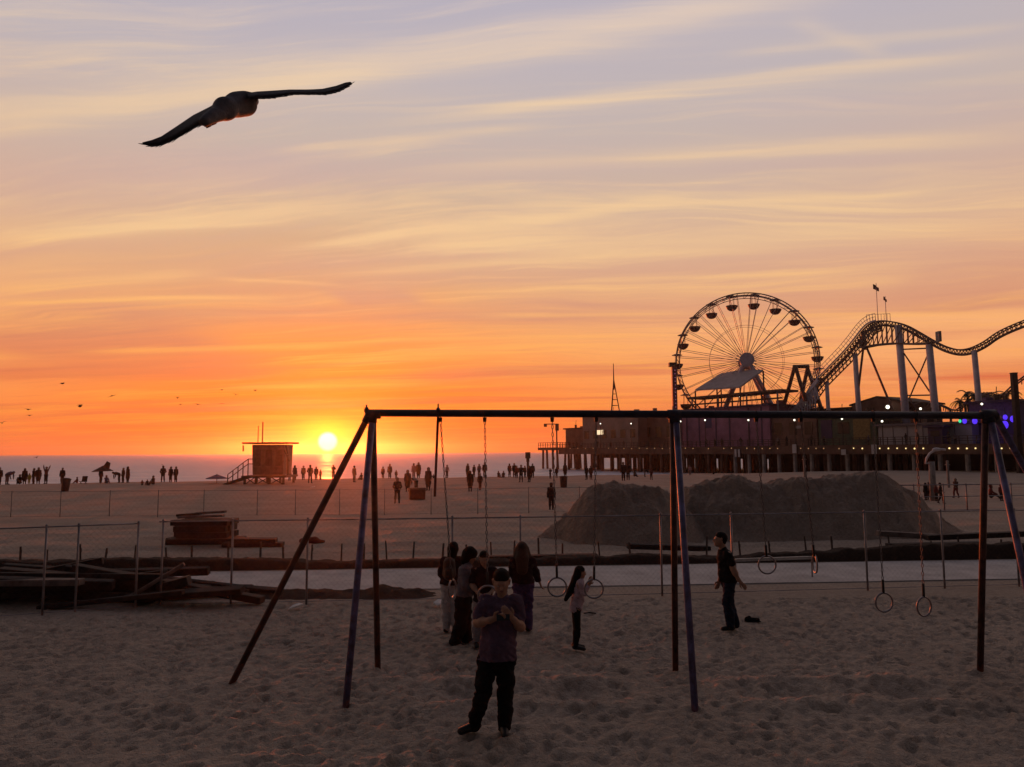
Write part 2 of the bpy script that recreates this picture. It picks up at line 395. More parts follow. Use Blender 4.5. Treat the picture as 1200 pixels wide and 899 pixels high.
def mound(name, fn, x0, x1, y0, y1, res, m, loc, label=None, cat=None, kind=None, group=None):
    nx, ny = int((x1 - x0) / res) + 1, int((y1 - y0) / res) + 1
    X, Y = np.meshgrid(np.linspace(x0, x1, nx), np.linspace(y0, y1, ny)); Z = fn(X, Y)
    V = np.stack([X, Y, Z], -1).reshape(-1, 3); I = np.arange(ny * nx).reshape(ny, nx)
    Q = np.stack([I[:-1, :-1], I[:-1, 1:], I[1:, 1:], I[1:, :-1]], -1).reshape(-1, 4)
    return tag(link(name, quadmesh(name, V, Q, True), m, None, loc), label, cat, group, kind)

def bank(X, Y):                                     # the low dark cut edge on the seaward side of the path
    l = Y
    h = .30 + .22 * sstep(X, 6, 13) + .12 * sstep(-X, 4, 10) + fbm(X * .8, X * 0 + 3, 3) * .16
    prof = sstep(l, 0.0, .16) * (1 - sstep(l, .55, 1.5))
    return h * prof + fbm(X * 2.5, Y * 2.5, 4) * .16 * prof - .12
o = mound('earth_bank', bank, -26, 26, -.2, 1.7, .06, SOIL, (0, 21.0, 0), kind='structure'); o.rotation_euler.z = math.atan(.062)
def scrape(X, Y):                                   # broken ground and weeds this side of the path
    w = np.exp(-((X / 1.0) ** 8)) if False else sstep(X, -2.6, -1.6) * (1 - sstep(X, 1.5, 2.7))
    p = np.exp(-(Y / .5) ** 2)
    return (.17 + fbm(X * 2.2, Y * 2.2, 4) * .30 + .13 * np.exp(-((X - .9) / .25) ** 2)) * p * w - .06
c0 = G(400, 697)
mound('earth_bank', scrape, -2.9, 2.9, -1.2, 1.2, .04, SOIL, (c0.x, c0.y, 0), kind='structure')

def build_sea():
    m = bpy.data.materials.new('sea water'); m.use_nodes = True; t = m.node_tree; K = Nodes(t); bs = t.nodes['Principled BSDF']
    bs.inputs['Roughness'].default_value = .46; bs.inputs['IOR'].default_value = 2.9
    co = K.n('ShaderNodeTexCoord').outputs['Object']; mp = K.n('ShaderNodeMapping'); K.put(mp.inputs[0], co); mp.inputs['Scale'].default_value = (.35, 1.0, 1)
    h = K.m('ADD', K.m('MULTIPLY', K.noise(mp.outputs[0], .10, 5, .6), 3.0), K.noise(mp.outputs[0], .7, 4, .6))
    bn = K.n('ShaderNodeBump'); bn.inputs['Strength'].default_value = .95; bn.inputs['Distance'].default_value = 1.6
    K.put(bn.inputs['Height'], h); t.links.new(bn.outputs[0], bs.inputs['Normal'])
    mr = K.n('ShaderNodeMapping'); K.put(mr.inputs[0], co); mr.inputs['Scale'].default_value = (.012, .085, 1)
    K.put(bs.inputs['Roughness'], K.m('ADD', .16, K.m('MULTIPLY', K.noise(mr.outputs[0], 1.0, 7, .72), .62)))
    px_, py_, pz_ = K.sep(co); mq = K.n('ShaderNodeMapping'); K.put(mq.inputs[0], co); mq.inputs['Scale'].default_value = (.05, .30, 1)
    fo = K.m('MULTIPLY', K.step(K.noise(mq.outputs[0], 1.0, 6, .65), .52, .66), K.m('SUBTRACT', 1.0, K.step(py_, 130, 300)))
    K.put(bs.inputs['Base Color'], K.mix(fo, (.42, .47, .56), (.72, .72, .74)))
    xs = [-3000 + 100 * i for i in range(61)]; ys = [70 + 3 * i for i in range(100)] + [370 * 1.1 ** i for i in range(1, 23)] + [3200]
    X, Y = np.meshgrid(xs, ys); k = np.clip((700 - Y) / 400, 0, 1)
    Z = SEA_Z + fbm(X * .02, Y * .18, 3) * .5 * k
    V = np.stack([X, Y, Z], -1).reshape(-1, 3); ny, nx = X.shape; I = np.arange(ny * nx).reshape(ny, nx)
    Q = np.stack([I[:-1, :-1], I[:-1, 1:], I[1:, 1:], I[1:, :-1]], -1).reshape(-1, 4)
    tag(link('sea_water', quadmesh('sea_water', V, Q, True), m), kind='structure')
build_sea()

# ------------------------------------------------------------------ smooth bodies: blended round cones meshed on a grid
def blend(prims, vox, k, cuts=()):
    P_ = []
    for p in prims:
        a, b, ra, rb = np.array(p[0], float), np.array(p[1], float), p[2], p[3]
        n, s = (np.array(p[4], float), p[5]) if len(p) > 4 and p[4] is not None else (None, 1.0)
        kk = p[6] if len(p) > 6 else k
        P_.append((a, b, ra, rb, n, s, kk))
    pad = 3 * vox + .25 * k
    lo = np.min([np.minimum(a, b) - max(ra, rb) for a, b, ra, rb, *_ in P_], 0) - pad
    hi = np.max([np.maximum(a, b) + max(ra, rb) for a, b, ra, rb, *_ in P_], 0) + pad
    n3 = np.ceil((hi - lo) / vox).astype(int) + 1
    ax = [lo[i] + vox * np.arange(n3[i]) for i in range(3)]
    D = np.full(n3, 1.0)
    for a, b, ra, rb, n, s, kk in P_:
        r = max(ra, rb) + kk + 2 * vox
        l, h = np.minimum(a, b) - r, np.maximum(a, b) + r
        sl = tuple(slice(max(0, int((l[i] - lo[i]) / vox)), min(n3[i], int((h[i] - lo[i]) / vox) + 2)) for i in range(3))
        q = np.stack(np.meshgrid(*[ax[i][sl[i]] for i in range(3)], indexing='ij'), -1) - a
        ba = b - a
        if n is not None:
            q = q + (q @ n)[..., None] * n * (s - 1); ba = ba + n * (ba @ n) * (s - 1)
        t = np.clip((q @ ba) / max(ba @ ba, 1e-9), 0, 1)
        d = np.linalg.norm(q - t[..., None] * ba, axis=-1) - (ra + (rb - ra) * t)
        w = D[sl]; hh = np.maximum(kk - np.abs(w - d), 0) / kk
        D[sl] = np.minimum(w, d) - hh * hh * kk * .25
    if len(cuts):
        g = np.stack(np.meshgrid(*ax, indexing='ij'), -1)
        for pt, nn in cuts: D = np.maximum(D, (g - np.array(pt, float)) @ np.array(nn, float))
    ins = D < 0
    nx, ny, nz = np.array(D.shape) - 1
    cs = [(i, j, l) for i in (0, 1) for j in (0, 1) for l in (0, 1)]
    cnt = sum(ins[i:i + nx, j:j + ny, l:l + nz].astype(int) for i, j, l in cs)
    act = (cnt > 0) & (cnt < 8); idx = np.full(act.shape, -1); ids = np.argwhere(act); idx[act] = np.arange(len(ids))
    acc = np.zeros((len(ids), 3)); num = np.zeros(len(ids))
    for c in cs:
        for k_ in range(3):
            if c[k_] == 0:
                e = list(c); e[k_] = 1
                d0 = D[tuple(ids[:, m] + c[m] for m in range(3))]; d1 = D[tuple(ids[:, m] + e[m] for m in range(3))]
                x = (d0 < 0) != (d1 < 0); t = np.where(x, d0 / np.where(x, d0 - d1, 1), 0)
                p = np.array(c, float)[None] + t[:, None] * (np.arange(3) == k_)
                acc += np.where(x[:, None], p, 0); num += x
    V = lo + (ids + acc / num[:, None]) * vox
    Q = []
    for k_ in range(3):
        u, w = (k_ + 1) % 3, (k_ + 2) % 3
        s0 = [slice(None)] * 3; s1 = [slice(None)] * 3; s0[k_] = slice(0, -1); s1[k_] = slice(1, None)
        sg = ins[tuple(s0)] != ins[tuple(s1)]; e = np.argwhere(sg)
        e = e[(e[:, u] > 0) & (e[:, w] > 0)]
        e = e[(e[:, u] < D.shape[u] - 1) & (e[:, w] < D.shape[w] - 1)]
        if not len(e): continue
        def cell(du, dw):
            c = e.copy(); c[:, u] += du; c[:, w] += dw; return idx[c[:, 0], c[:, 1], c[:, 2]]
        q = np.stack([cell(-1, -1), cell(0, -1), cell(0, 0), cell(-1, 0)], -1)
        first = ins[e[:, 0], e[:, 1], e[:, 2]]
        q[~first] = q[~first][:, ::-1]; Q.append(q)
    return V, np.concatenate(Q)
def blob(name, prims, vox, k, m, parent=None, cuts=(), loc=None, fold=0.0):
    V, Q = blend(prims, vox, k, cuts)
    if fold:                                        # soft creases in cloth
        me = quadmesh(name, V, Q, True); nn = np.zeros(len(V) * 3); me.vertices.foreach_get('normal', nn); nn = nn.reshape(-1, 3); bpy.data.meshes.remove(me)
        s = V[:, 2] * 9 + V[:, 0] * 4; w = fbm(V[:, 0] * 8 + s + 31, V[:, 2] * 9 + V[:, 1] * 7, 3)
        V = V + nn * (np.abs(w) ** .7 * np.sign(w))[:, None] * fold
    return link(name, quadmesh(name, V, Q, True), m, parent, loc)

def V3(*a): return np.array(a, float)
BASE = dict(hipL=(-.052, 0, .515), hipR=(.052, 0, .515), kneeL=(-.056, -.012, .275), kneeR=(.056, -.012, .275), ankL=(-.056, .004, .042), ankR=(.056, .004, .042),
            toeL=(-.068, -.105, .018), toeR=(.068, -.105, .018), waist=(0, 0, .60), chest=(0, 0, .735), shL=(-.108, .004, .805), shR=(.108, .004, .805),
            neck=(0, .004, .845), head=(0, -.006, .925), face=(0, -1, 0), elL=(-.135, .012, .64), elR=(.135, .012, .64), wrL=(-.145, -.02, .495), wrR=(.145, -.02, .495),
            hdL=(-.147, -.032, .455), hdR=(.147, -.032, .455))
def pose(**kw):
    d = dict(BASE); d.update(kw); return {k: V3(*v) for k, v in d.items()}
def hand(w, h, side, r=.017, curl=.6):
    """palm, four bent fingers and a thumb; w wrist, h palm centre, side the thumb's direction"""
    d = h - w; d = d / np.linalg.norm(d); side = side - d * (side @ d); side = side / np.linalg.norm(side); nrm = np.cross(d, side)
    out = [(w, h + d * .012, r * .95, r * 1.05, nrm, 1.6)]
    for i, ln in enumerate((.052, .060, .056, .043)):
        b = h + d * .020 + side * (.0165 - .011 * i); m_ = b + d * ln * .55 + nrm * .010 * curl; e = m_ + d * ln * .42 * (1 - .5 * curl) + nrm * ln * .4 * curl
        out += [(b, m_, .0062, .0058, None, 1, .006), (m_, e, .0058, .0050, None, 1, .006)]
    t0 = h + side * .012 - d * .012; t1 = t0 + side * .020 + d * .016; out += [(t0, t1, .0085, .0072, None, 1, .008), (t1, t1 + d * .024 + side * .004, .0070, .0055, None, 1, .006)]
    return out
def body_prims(J, detail=True):
    f = J['face'] / np.linalg.norm(J['face']); up = V3(0, 0, 1); rt = np.cross(f, up); rt /= np.linalg.norm(rt); hu = np.cross(rt, f)
    fw = np.cross(J['shR'] - J['shL'], up); fw = -fw / np.linalg.norm(fw); fw = fw if fw @ V3(0, -1, 0) > 0 else -fw
    ps = [(J['hipL'], J['hipR'], .058, .058, fw, 1.1), (J['hipL'] * .5 + J['hipR'] * .5 + V3(0, 0, .03), J['waist'], .076, .074, fw, 1.3),
          (J['waist'], J['chest'], .076, .098, fw, 1.38), (J['shL'] * .85 + J['chest'] * .15, J['shR'] * .85 + J['chest'] * .15, .045, .045),
          (J['chest'] * .4 + J['neck'] * .6, J['neck'] + (J['head'] - J['neck']) * .35, .040, .034)]
    hc = J['head']
    ps += [(hc - hu * .012 + f * .002, hc + hu * .022 - f * .008, .052, .055, rt, 1.12), (hc - hu * .040 + f * .020, hc - hu * .052 + f * .028, .032, .024, rt, 1.1)]
    if detail:
        ps += [(hc + f * .052 - hu * .002, hc + f * .064 - hu * .020, .007, .010, None, 1, .008), (hc + f * .047 + hu * .008 - rt * .02, hc + f * .047 + hu * .008 + rt * .02, .009, .009, None, 1, .012),
               (hc + f * .047 - hu * .037 - rt * .012, hc + f * .047 - hu * .037 + rt * .012, .007, .007, None, 1, .008)]
        for s in (-1, 1): ps.append((hc + rt * s * .049 - hu * .016, hc + rt * s * .052 + hu * .012, .007, .010, None, 1, .006))
    for s in 'LR':
        sh, el, wr, hd = J['sh' + s], J['el' + s], J['wr' + s], J['hd' + s]
        ps += [(sh, el, .034, .026), (el, el + (wr - el) * .35, .026, .027), (el + (wr - el) * .35, wr, .027, .017)]
        sd = J.get('th' + s, f)
        ps += hand(wr, hd, sd) if detail else [(wr, hd + (hd - wr) * .5, .018, .017)]
        hp, kn, an, to = J['hip' + s], J['knee' + s], J['ank' + s], J['toe' + s]
        bk = np.cross(kn - an, V3(1, 0, 0)); bk = bk / (np.linalg.norm(bk) + 1e-9); bk = bk if bk @ fw < 0 else -bk
        ps += [(hp, kn, .053, .036), (kn, kn + (an - kn) * .35 + bk * .008, .036, .037), (kn + (an - kn) * .35 + bk * .008, an, .037, .023),
               (an - V3(0, 0, .012) - (to - an) * .12, to, .026, .018)]
    return ps, f, rt, hu, fw
def scale_prims(ps, h): return [(p[0] * h, p[1] * h, p[2] * h, p[3] * h) + tuple(p[4:6] if len(p) > 4 else (None, 1.0)) + ((p[6] * h,) if len(p) > 6 else ()) for p in ps]
def shirt_prims(J, fw, sleeve=.55, grow=.014, low=.50, flare=0.0):
    hm = (J['hipL'] + J['hipR']) / 2
    ps = [(hm + (J['waist'] - hm) * ((low - .515) / .085), J['waist'], .094 + grow * .5 + flare, .093 + grow * .5 + flare, fw, 1.12), (J['hipL'] * .9 + J['waist'] * .1 + V3(0, 0, low - .50), J['hipR'] * .9 + J['waist'] * .1 + V3(0, 0, low - .50), .066 + grow * .5 + flare * .5, .066 + grow * .5 + flare * .5, fw, 1.05), (J['waist'], J['chest'], .092 + grow * .5 + flare, .100 + grow * .6, fw, 1.32),
          (J['shL'] * .85 + J['chest'] * .15, J['shR'] * .85 + J['chest'] * .15, .046 + grow * .3, .046 + grow * .3), (J['chest'] * .35 + J['neck'] * .65, J['neck'], .050, .042)]
    for s in 'LR':
        sh, el, wr = J['sh' + s], J['el' + s], J['wr' + s]
        if sleeve <= 1: ps.append((sh, sh + (el - sh) * sleeve, .035 + grow * .35, .033 + grow * .55))
        else: ps += [(sh, el, .036 + grow * .6, .030 + grow), (el, el + (wr - el) * (sleeve - 1), .030 + grow, .022 + grow)]
    return ps
def pants_prims(J, fw, grow=.012, length=.97, skirt=0):
    hm = (J['hipL'] + J['hipR']) / 2
    ps = [(J['hipL'], J['hipR'], .059 + grow * .5, .059 + grow * .5, fw, 1.08), (hm, hm + V3(0, 0, .055), .072 + grow * .4, .075 + grow * .4, fw, 1.28)]
    for s in 'LR':
        hp, kn, an = J['hip' + s], J['knee' + s], J['ank' + s]
        bk = np.cross(kn - an, V3(1, 0, 0)); bk = bk / (np.linalg.norm(bk) + 1e-9); bk = bk if bk @ fw < 0 else -bk
        mid = kn + (an - kn) * .35 + bk * .007; e = kn + (an - kn) * length
        ps += [(hp, kn, .054 + grow, .038 + grow), (kn, mid, .038 + grow, .039 + grow), (mid, e, .039 + grow, .027 + grow * 1.35)]
    return ps
def shoes_prims(J):
    out = []
    for s in 'LR':
        an, to = J['ank' + s], J['toe' + s]
        out.append([(an - V3(0, 0, .014) - (to - an) * .18, to, .030, .023), (an, an - V3(0, 0, .01), .030, .032)])
    return out
SKIN = mat('skin', (.28, .15, .10), .6, .08, 20)
SKIN2 = mat('darker skin', (.17, .09, .06), .6, .08, 20)
HAIR = mat('dark hair', (.012, .008, .007), .8, .4, 40, bump=.8, bscale=70, spec=.08)
HAIRB = mat('brown hair', (.045, .020, .012), .7, .4, 40, bump=.8, bscale=70, spec=.25)
def cloth(name, c, var=.3): return mat(name, c, .92, var, 9.0, bump=.5, bscale=14.0, spec=.1)
NAVYTEE = cloth('violet blue jersey', (.098, .060, .090)); BLACKC = cloth('black cloth', (.010, .009, .010)); JEANS = cloth('blue denim', (.014, .019, .036))
PINKC = cloth('pale pink jersey', (.38, .27, .30)); GREYC = cloth('grey fleece', (.13, .11, .125)); WHITEC = cloth('off white cloth', (.42, .38, .38)); PURP = cloth('purple cloth', (.075, .045, .11))
DARKRED = cloth('dark maroon cloth', (.028, .012, .014)); SHOE = mat('dark shoe leather', (.014, .012, .012), .6, .3); LIGHTP = cloth('light grey cloth', (.24, .20, .205))

def near_person(label, loc, rz, h, J, top, bottom, vox=.009, sleeve=.55, low=.50, flare=0.0, hair=HAIR, skin=SKIN, hairfn=None, pgrow=.012, tgrow=.014, length=.97, group='people by the ring frame', extra=None):
    loc = (loc[0], loc[1], loc[2] + .014)
    t = thing('person', label, 'person', loc, rz, group)
    ps, f, rt, hu, fw = body_prims(J)
    blob('body', scale_prims(ps, h), vox, .022 * h, skin, t)
    blob('shirt', scale_prims(shirt_prims(J, fw, sleeve, tgrow, low, flare), h), vox, .018 * h, top, t, cuts=[(V3(0, 0, (low - .022) * h), (0, 0, -1))] if abs(J['waist'][0]) < .2 else (), fold=.034)
    blob('trousers', scale_prims(pants_prims(J, fw, pgrow, length), h), vox, .014 * h, bottom, t, fold=.034 if pgrow > .008 else .012)
    for sp in shoes_prims(J): blob('shoe', scale_prims(sp, h), vox, .012 * h, SHOE, t, cuts=[(V3(0, 0, .002 * h), (0, 0, -1))])
    hc = J['head']
    hp = [(hc + hu * .026 - f * .014, hc + hu * .030 - f * .004, .057, .052, rt, 1.08), (hc + hu * .012 - f * .026, hc - hu * .012 - f * .028, .050, .042, rt, 1.05)]
    if hairfn: hp += hairfn(hc, f, rt, hu)
    blob('hair', scale_prims(hp, h), vox, .02 * h, hair, t, cuts=[((hc + f * .030) * h, tuple(f * .86 - hu * .5))] if not hairfn else ())
    for s in (-1, 1):
        e = MB(); e.ball((hc + f * .0495 + rt * s * .019 - hu * .003) * h, .0062 * h, 8, 6); e.build('eye', mat('eye white', (.22, .20, .19), .4, .05), t, True)
    mo = MB(); c = (hc + f * .0555 - hu * .036) * h; mo.ball(c, (.013 * h, .004 * h, .004 * h), 8, 4, Matrix(((rt[0], f[0], hu[0]), (rt[1], f[1], hu[1]), (rt[2], f[2], hu[2])))); mo.build('mouth', mat('lips', (.16, .06, .05), .5, .1), t, True)
    if extra: extra(t, J, h, f, rt, hu, fw)
    return t

def people_near():
    # the man with the phone
    p = foot(584, 864); h = 1.79; s = h * 106.0
    def q(px, py, y): return ((px - 588) / s, y, (866 - py) / s)      # photo offsets about his feet, as fractions of his height
    J = pose(hipL=q(576, 782, 0.0), hipR=q(597, 782, 0.0), kneeL=q(569, 824, -.03), kneeR=q(597, 824, -.01), ankL=q(559, 857, .01), ankR=q(594.5, 858, .0), toeL=q(544, 861, -.045), toeR=q(596.5, 863, -.10),
             waist=q(588.5, 764, 0), chest=q(591, 729, 0), shL=q(572, 713, .0), shR=q(610, 713, .0), neck=q(592, 704, -.002), head=q(592.5, 689, -.022), face=(.0, -1, -.34),
             elL=q(564, 737, -.03), elR=q(615.5, 743, -.02), wrL=q(579, 730, -.125), wrR=q(608, 731, -.115), hdL=q(587, 727, -.142), hdR=q(602.5, 724, -.138))
    J['thL'] = V3(.2, -.3, 1); J['thR'] = V3(-.2, -.3, 1)
    man = near_person('man facing us in violet blue T-shirt and black trousers looking down at his phone', (p.x, p.y, p.z - .005), 0, h, J, NAVYTEE, BLACKC, vox=.0075, sleeve=.66, low=.472, flare=.008, pgrow=.012, tgrow=.020)
    ph = MB(); ph.box((0, 0, 0), (.145, .009, .072)); ph.box((.055, .006, .018), (.022, .004, .022))
    t = tag(ph.build('phone', mat('black phone case', (.012, .012, .013), .35, .1)), 'black phone held up in both hands by the man in the violet shirt', 'phone')
    hm = (J['hdL'] + J['hdR']) / 2 * h
    t.location = (p.x + hm[0], p.y + hm[1] - .055, p.z + hm[2] + .012); t.rotation_euler = (R(-35), 0, R(4))
    # the man in black by the rings, side on and looking left
    p = foot(857, 740); h = 1.73; s = h * 867 / p.y
    def q(px, py, y): return ((px - 857) / s, y, (741 - py) / s)
    J = pose(hipL=q(855, 689, -.045), hipR=q(856, 689, .045), kneeL=q(852, 713, -.05), kneeR=q(857.5, 714, .045), ankL=q(855, 736.5, -.05), ankR=q(863, 736.5, .04), toeL=q(846, 739, -.055), toeR=q(853.5, 739.5, .03),
             waist=q(854.5, 679, 0), chest=q(853, 663, 0), shL=q(852.5, 656, -.105), shR=q(852.5, 656, .105), neck=q(850.5, 650.5, 0), head=q(847.2, 640, 0), face=(-1, -.05, .14),
             elL=q(857, 671, -.135), elR=q(853, 674, .135), wrL=q(862.5, 683, -.145), wrR=q(850, 688, .14), hdL=q(866, 687, -.15), hdR=q(848.5, 692, .14))
    J['shL'], J['shR'] = J['shL'], J['shR']
    SIDE = dict(J)
    near_side('man in black T-shirt and blue jeans standing alone by the right hand rings, looking left', p, h, SIDE, BLACKC, JEANS)
    # the girl with long hair, facing right
    p = foot(677, 765); h = 1.24; s = h * 867 / p.y
    def q(px, py, y): return ((px - 677) / s, y, (766 - py) / s)
    J = pose(hipL=q(675, 719, .045), hipR=q(676, 719, -.045), kneeL=q(676.5, 741, .05), kneeR=q(676.5, 741, -.05), ankL=q(674.5, 761, .05), ankR=q(674.5, 761, -.045), toeL=q(684, 764, .06), toeR=q(684, 764, -.06),
             waist=q(677.5, 711, 0), chest=q(679.5, 698, 0), shL=q(680, 690, .10), shR=q(680, 690, -.10), neck=q(681, 687, 0), head=q(682, 679.5, 0), face=(1, .1, -.1),
             elL=q(684, 702, .12), elR=q(684, 701, -.12), wrL=q(690, 695, .1), wrR=q(689.5, 694, -.09), hdL=q(692, 691, .09), hdR=q(691.5, 690, -.085))
    def longhair(hc, f, rt, hu):
        return [(hc - f * .03 + hu * .02, hc - f * .062 - hu * .09, .058, .050, rt, .9), (hc - f * .062 - hu * .09, hc - f * .12 - hu * .25, .052, .043, rt, .8), (hc - f * .12 - hu * .25, hc - f * .17 - hu * .36, .043, .024, rt, .8)]
    near_side('small girl in pale pink top with very long dark hair and black leggings facing right', p, h, J, PINKC, BLACKC, hairfn=longhair, sleeve=1.9, pgrow=.005, tgrow=.008, vox=.0075)
    # the woman with hair glowing at its edge, seen from behind
    p = foot(614, 741); h = 1.66; s = h * 867 / p.y
    def q(px, py, y): return ((px - 614) / s, y, (744 - py) / s)
    J = pose(hipL=q(608, 693, 0), hipR=q(619, 693, 0), kneeL=q(607, 717, .0), kneeR=q(619, 717, .02), ankL=q(606, 740, .01), ankR=q(619, 740, .01), toeL=q(605, 741.5, .09), toeR=q(620, 741.5, .09),
             waist=q(613, 684, 0), chest=q(613, 672, 0), shL=q(603, 665, 0), shR=q(623, 665, 0), neck=q(613, 660, 0), head=q(612.5, 652, .02), face=(0, 1, -.15),
             elL=q(601, 678, .03), elR=q(627.5, 678, .04), wrL=q(604, 688, .08), wrR=q(632, 689, .06), hdL=q(605, 691, .09), hdR=q(633.5, 693, .07))
    def wavy(hc, f, rt, hu):
        out = [(hc - f * .02 + hu * .01, hc - f * .05 - hu * .10, .060, .066, f, 1.3), (hc - f * .05 - hu * .10, hc - f * .07 - hu * .21, .070, .062, f, 1.6)]
        for s_ in (-1, 1): out.append((hc + rt * s_ * .040 - f * .01, hc + rt * s_ * .092 - hu * .17 - f * .02, .036, .036, f, 1.4))
        return out
    near_person('woman seen from behind with long brown hair glowing at its edges', (p.x, p.y, p.z - .005), 0, h, J, DARKRED, PURP, hair=HAIRB, hairfn=wavy, sleeve=1.85, low=.53)
    # boy holding a ring, facing away
    p = foot(566, 757); h = 1.50; s = h * 867 / p.y
    def q(px, py, y): return ((px - 567) / s, y, (758 - py) / s)
    J = pose(hipL=q(562, 708, 0), hipR=q(572, 708, 0), kneeL=q(560.5, 731, -.02), kneeR=q(571, 731, .0), ankL=q(559.5, 754, .0), ankR=q(570, 754, .0), toeL=q(560, 756.5, -.10), toeR=q(572, 756.5, -.1),
             waist=q(567.5, 698, 0), chest=q(568.5, 683, 0), shL=q(558, 674, 0), shR=q(579, 674, 0), neck=q(568.5, 668, 0), head=q(568.5, 660, -.02), face=(.12, -1, -.3),
             elL=q(555, 690, -.03), elR=q(583, 690, -.03), wrL=q(562, 697, -.13), wrR=q(577, 696, -.13), hdL=q(565, 698, -.16), hdR=q(574, 697, -.16))
    near_person('boy in dark T-shirt and light trousers with both hands on a hanging ring', (p.x, p.y, p.z - .005), 0, h, J, DARKRED, LIGHTP, sleeve=.7)
    # tall figure in a grey hoodie and wide dark trousers
    p = foot(541, 753); h = 1.66; s = h * 867 / p.y
    def q(px, py, y): return ((px - 542) / s, y, (756 - py) / s)
    J = pose(hipL=q(543, 706, -.04), hipR=q(545, 706, .04), kneeL=q(541.5, 730, -.05), kneeR=q(546, 730, .04), ankL=q(535, 752, -.05), ankR=q(546, 750, .05), toeL=q(543, 754.5, -.06), toeR=q(556, 753.5, .05),
             waist=q(545.5, 695, 0), chest=q(547, 678, 0), shL=q(546.5, 671, -.1), shR=q(547.5, 671, .1), neck=q(549, 664.5, 0), head=q(551.5, 657, 0), face=(1, -.15, -.3),
             elL=q(548.5, 687, -.12), elR=q(549, 687, .12), wrL=q(558, 694, -.10), wrR=q(558, 694, .08), hdL=q(562, 696, -.09), hdR=q(562, 696, .07))
    def curly(hc, f, rt, hu): return [(hc - f * .02 + hu * .015, hc - f * .03 - hu * .05, .068, .058), (hc + f * .02 + hu * .035, hc - f * .01 + hu * .05, .05, .05)]
    near_side('teenager in grey hoodie and wide dark trousers bending towards the ring', p, h, J, GREYC, BLACKC, hairfn=curly, sleeve=1.9, pgrow=.026, tgrow=.018)
    # the one with the backpack, seen from behind at the left of the group
    p = foot(528, 741); h = 1.68; s = h * 867 / p.y
    def q(px, py, y): return ((px - 529) / s, y, (744 - py) / s)
    J = pose(hipL=q(524, 694, 0), hipR=q(534, 694, 0), kneeL=q(524, 718, .0), kneeR=q(534, 718, .0), ankL=q(524, 740, .01), ankR=q(534.5, 740, .01), toeL=q(522, 742, .09), toeR=q(536, 742, .09),
             waist=q(529, 684, 0), chest=q(530, 671, 0), shL=q(522, 664, 0), shR=q(539, 664, 0), neck=q(531, 659, 0), head=q(532.5, 651, .01), face=(.35, 1, -.05),
             elL=q(519, 678, .02), elR=q(542, 677, .03), wrL=q(523, 688, .08), wrR=q(540, 672, .14), hdL=q(525, 690, .1), hdR=q(539, 668, .17))
    t = near_person('person with a dark backpack and light trousers at the left edge of the group', (p.x, p.y, p.z - .005), 0, h, J, DARKRED, WHITEC, sleeve=1.9, low=.52, hairfn=lambda hc, f, rt, hu: [(hc - f * .03, hc - f * .045 - hu * .07, .058, .05)])
    b = [(V3(-.005, -.115, .74), V3(-.005, -.115, .63), .062, .072, (0, 1, 0), 1.15), (V3(-.005, -.165, .66), V3(-.005, -.165, .62), .045, .048, (0, 1, 0), 1.5)]
    bp = blob('backpack', [(a * h, c * h, ra * h, rb * h, n, k) for a, c, ra, rb, n, k in b], .012, .02, mat('dark backpack nylon', (.03, .016, .014), .6, .4, 6, bump=.4))
    tag(bp, 'dark backpack with a front pocket on the back of the leftmost standing person', 'backpack'); bp.location = (p.x, p.y, p.z)
    st = MB()
    for sx in (-1, 1): st.tube([V3(sx * .045 - .003, -.06, .79) * h, V3(sx * .05 - .003, -.12, .72) * h], .012, 6)
    st.tube([V3(-.015, -.115, .80) * h, V3(-.005, -.13, .825) * h, V3(.008, -.115, .80) * h], .008, 6); st.build('strap', mat('dark backpack nylon', (0, 0, 0)), bp)
def near_side(label, p, h, J, top, bottom, sleeve=.6, **kw):
    return near_person(label, (p.x, p.y, p.z - .005), 0, h, J, top, bottom, sleeve=sleeve, **kw)
people_near()

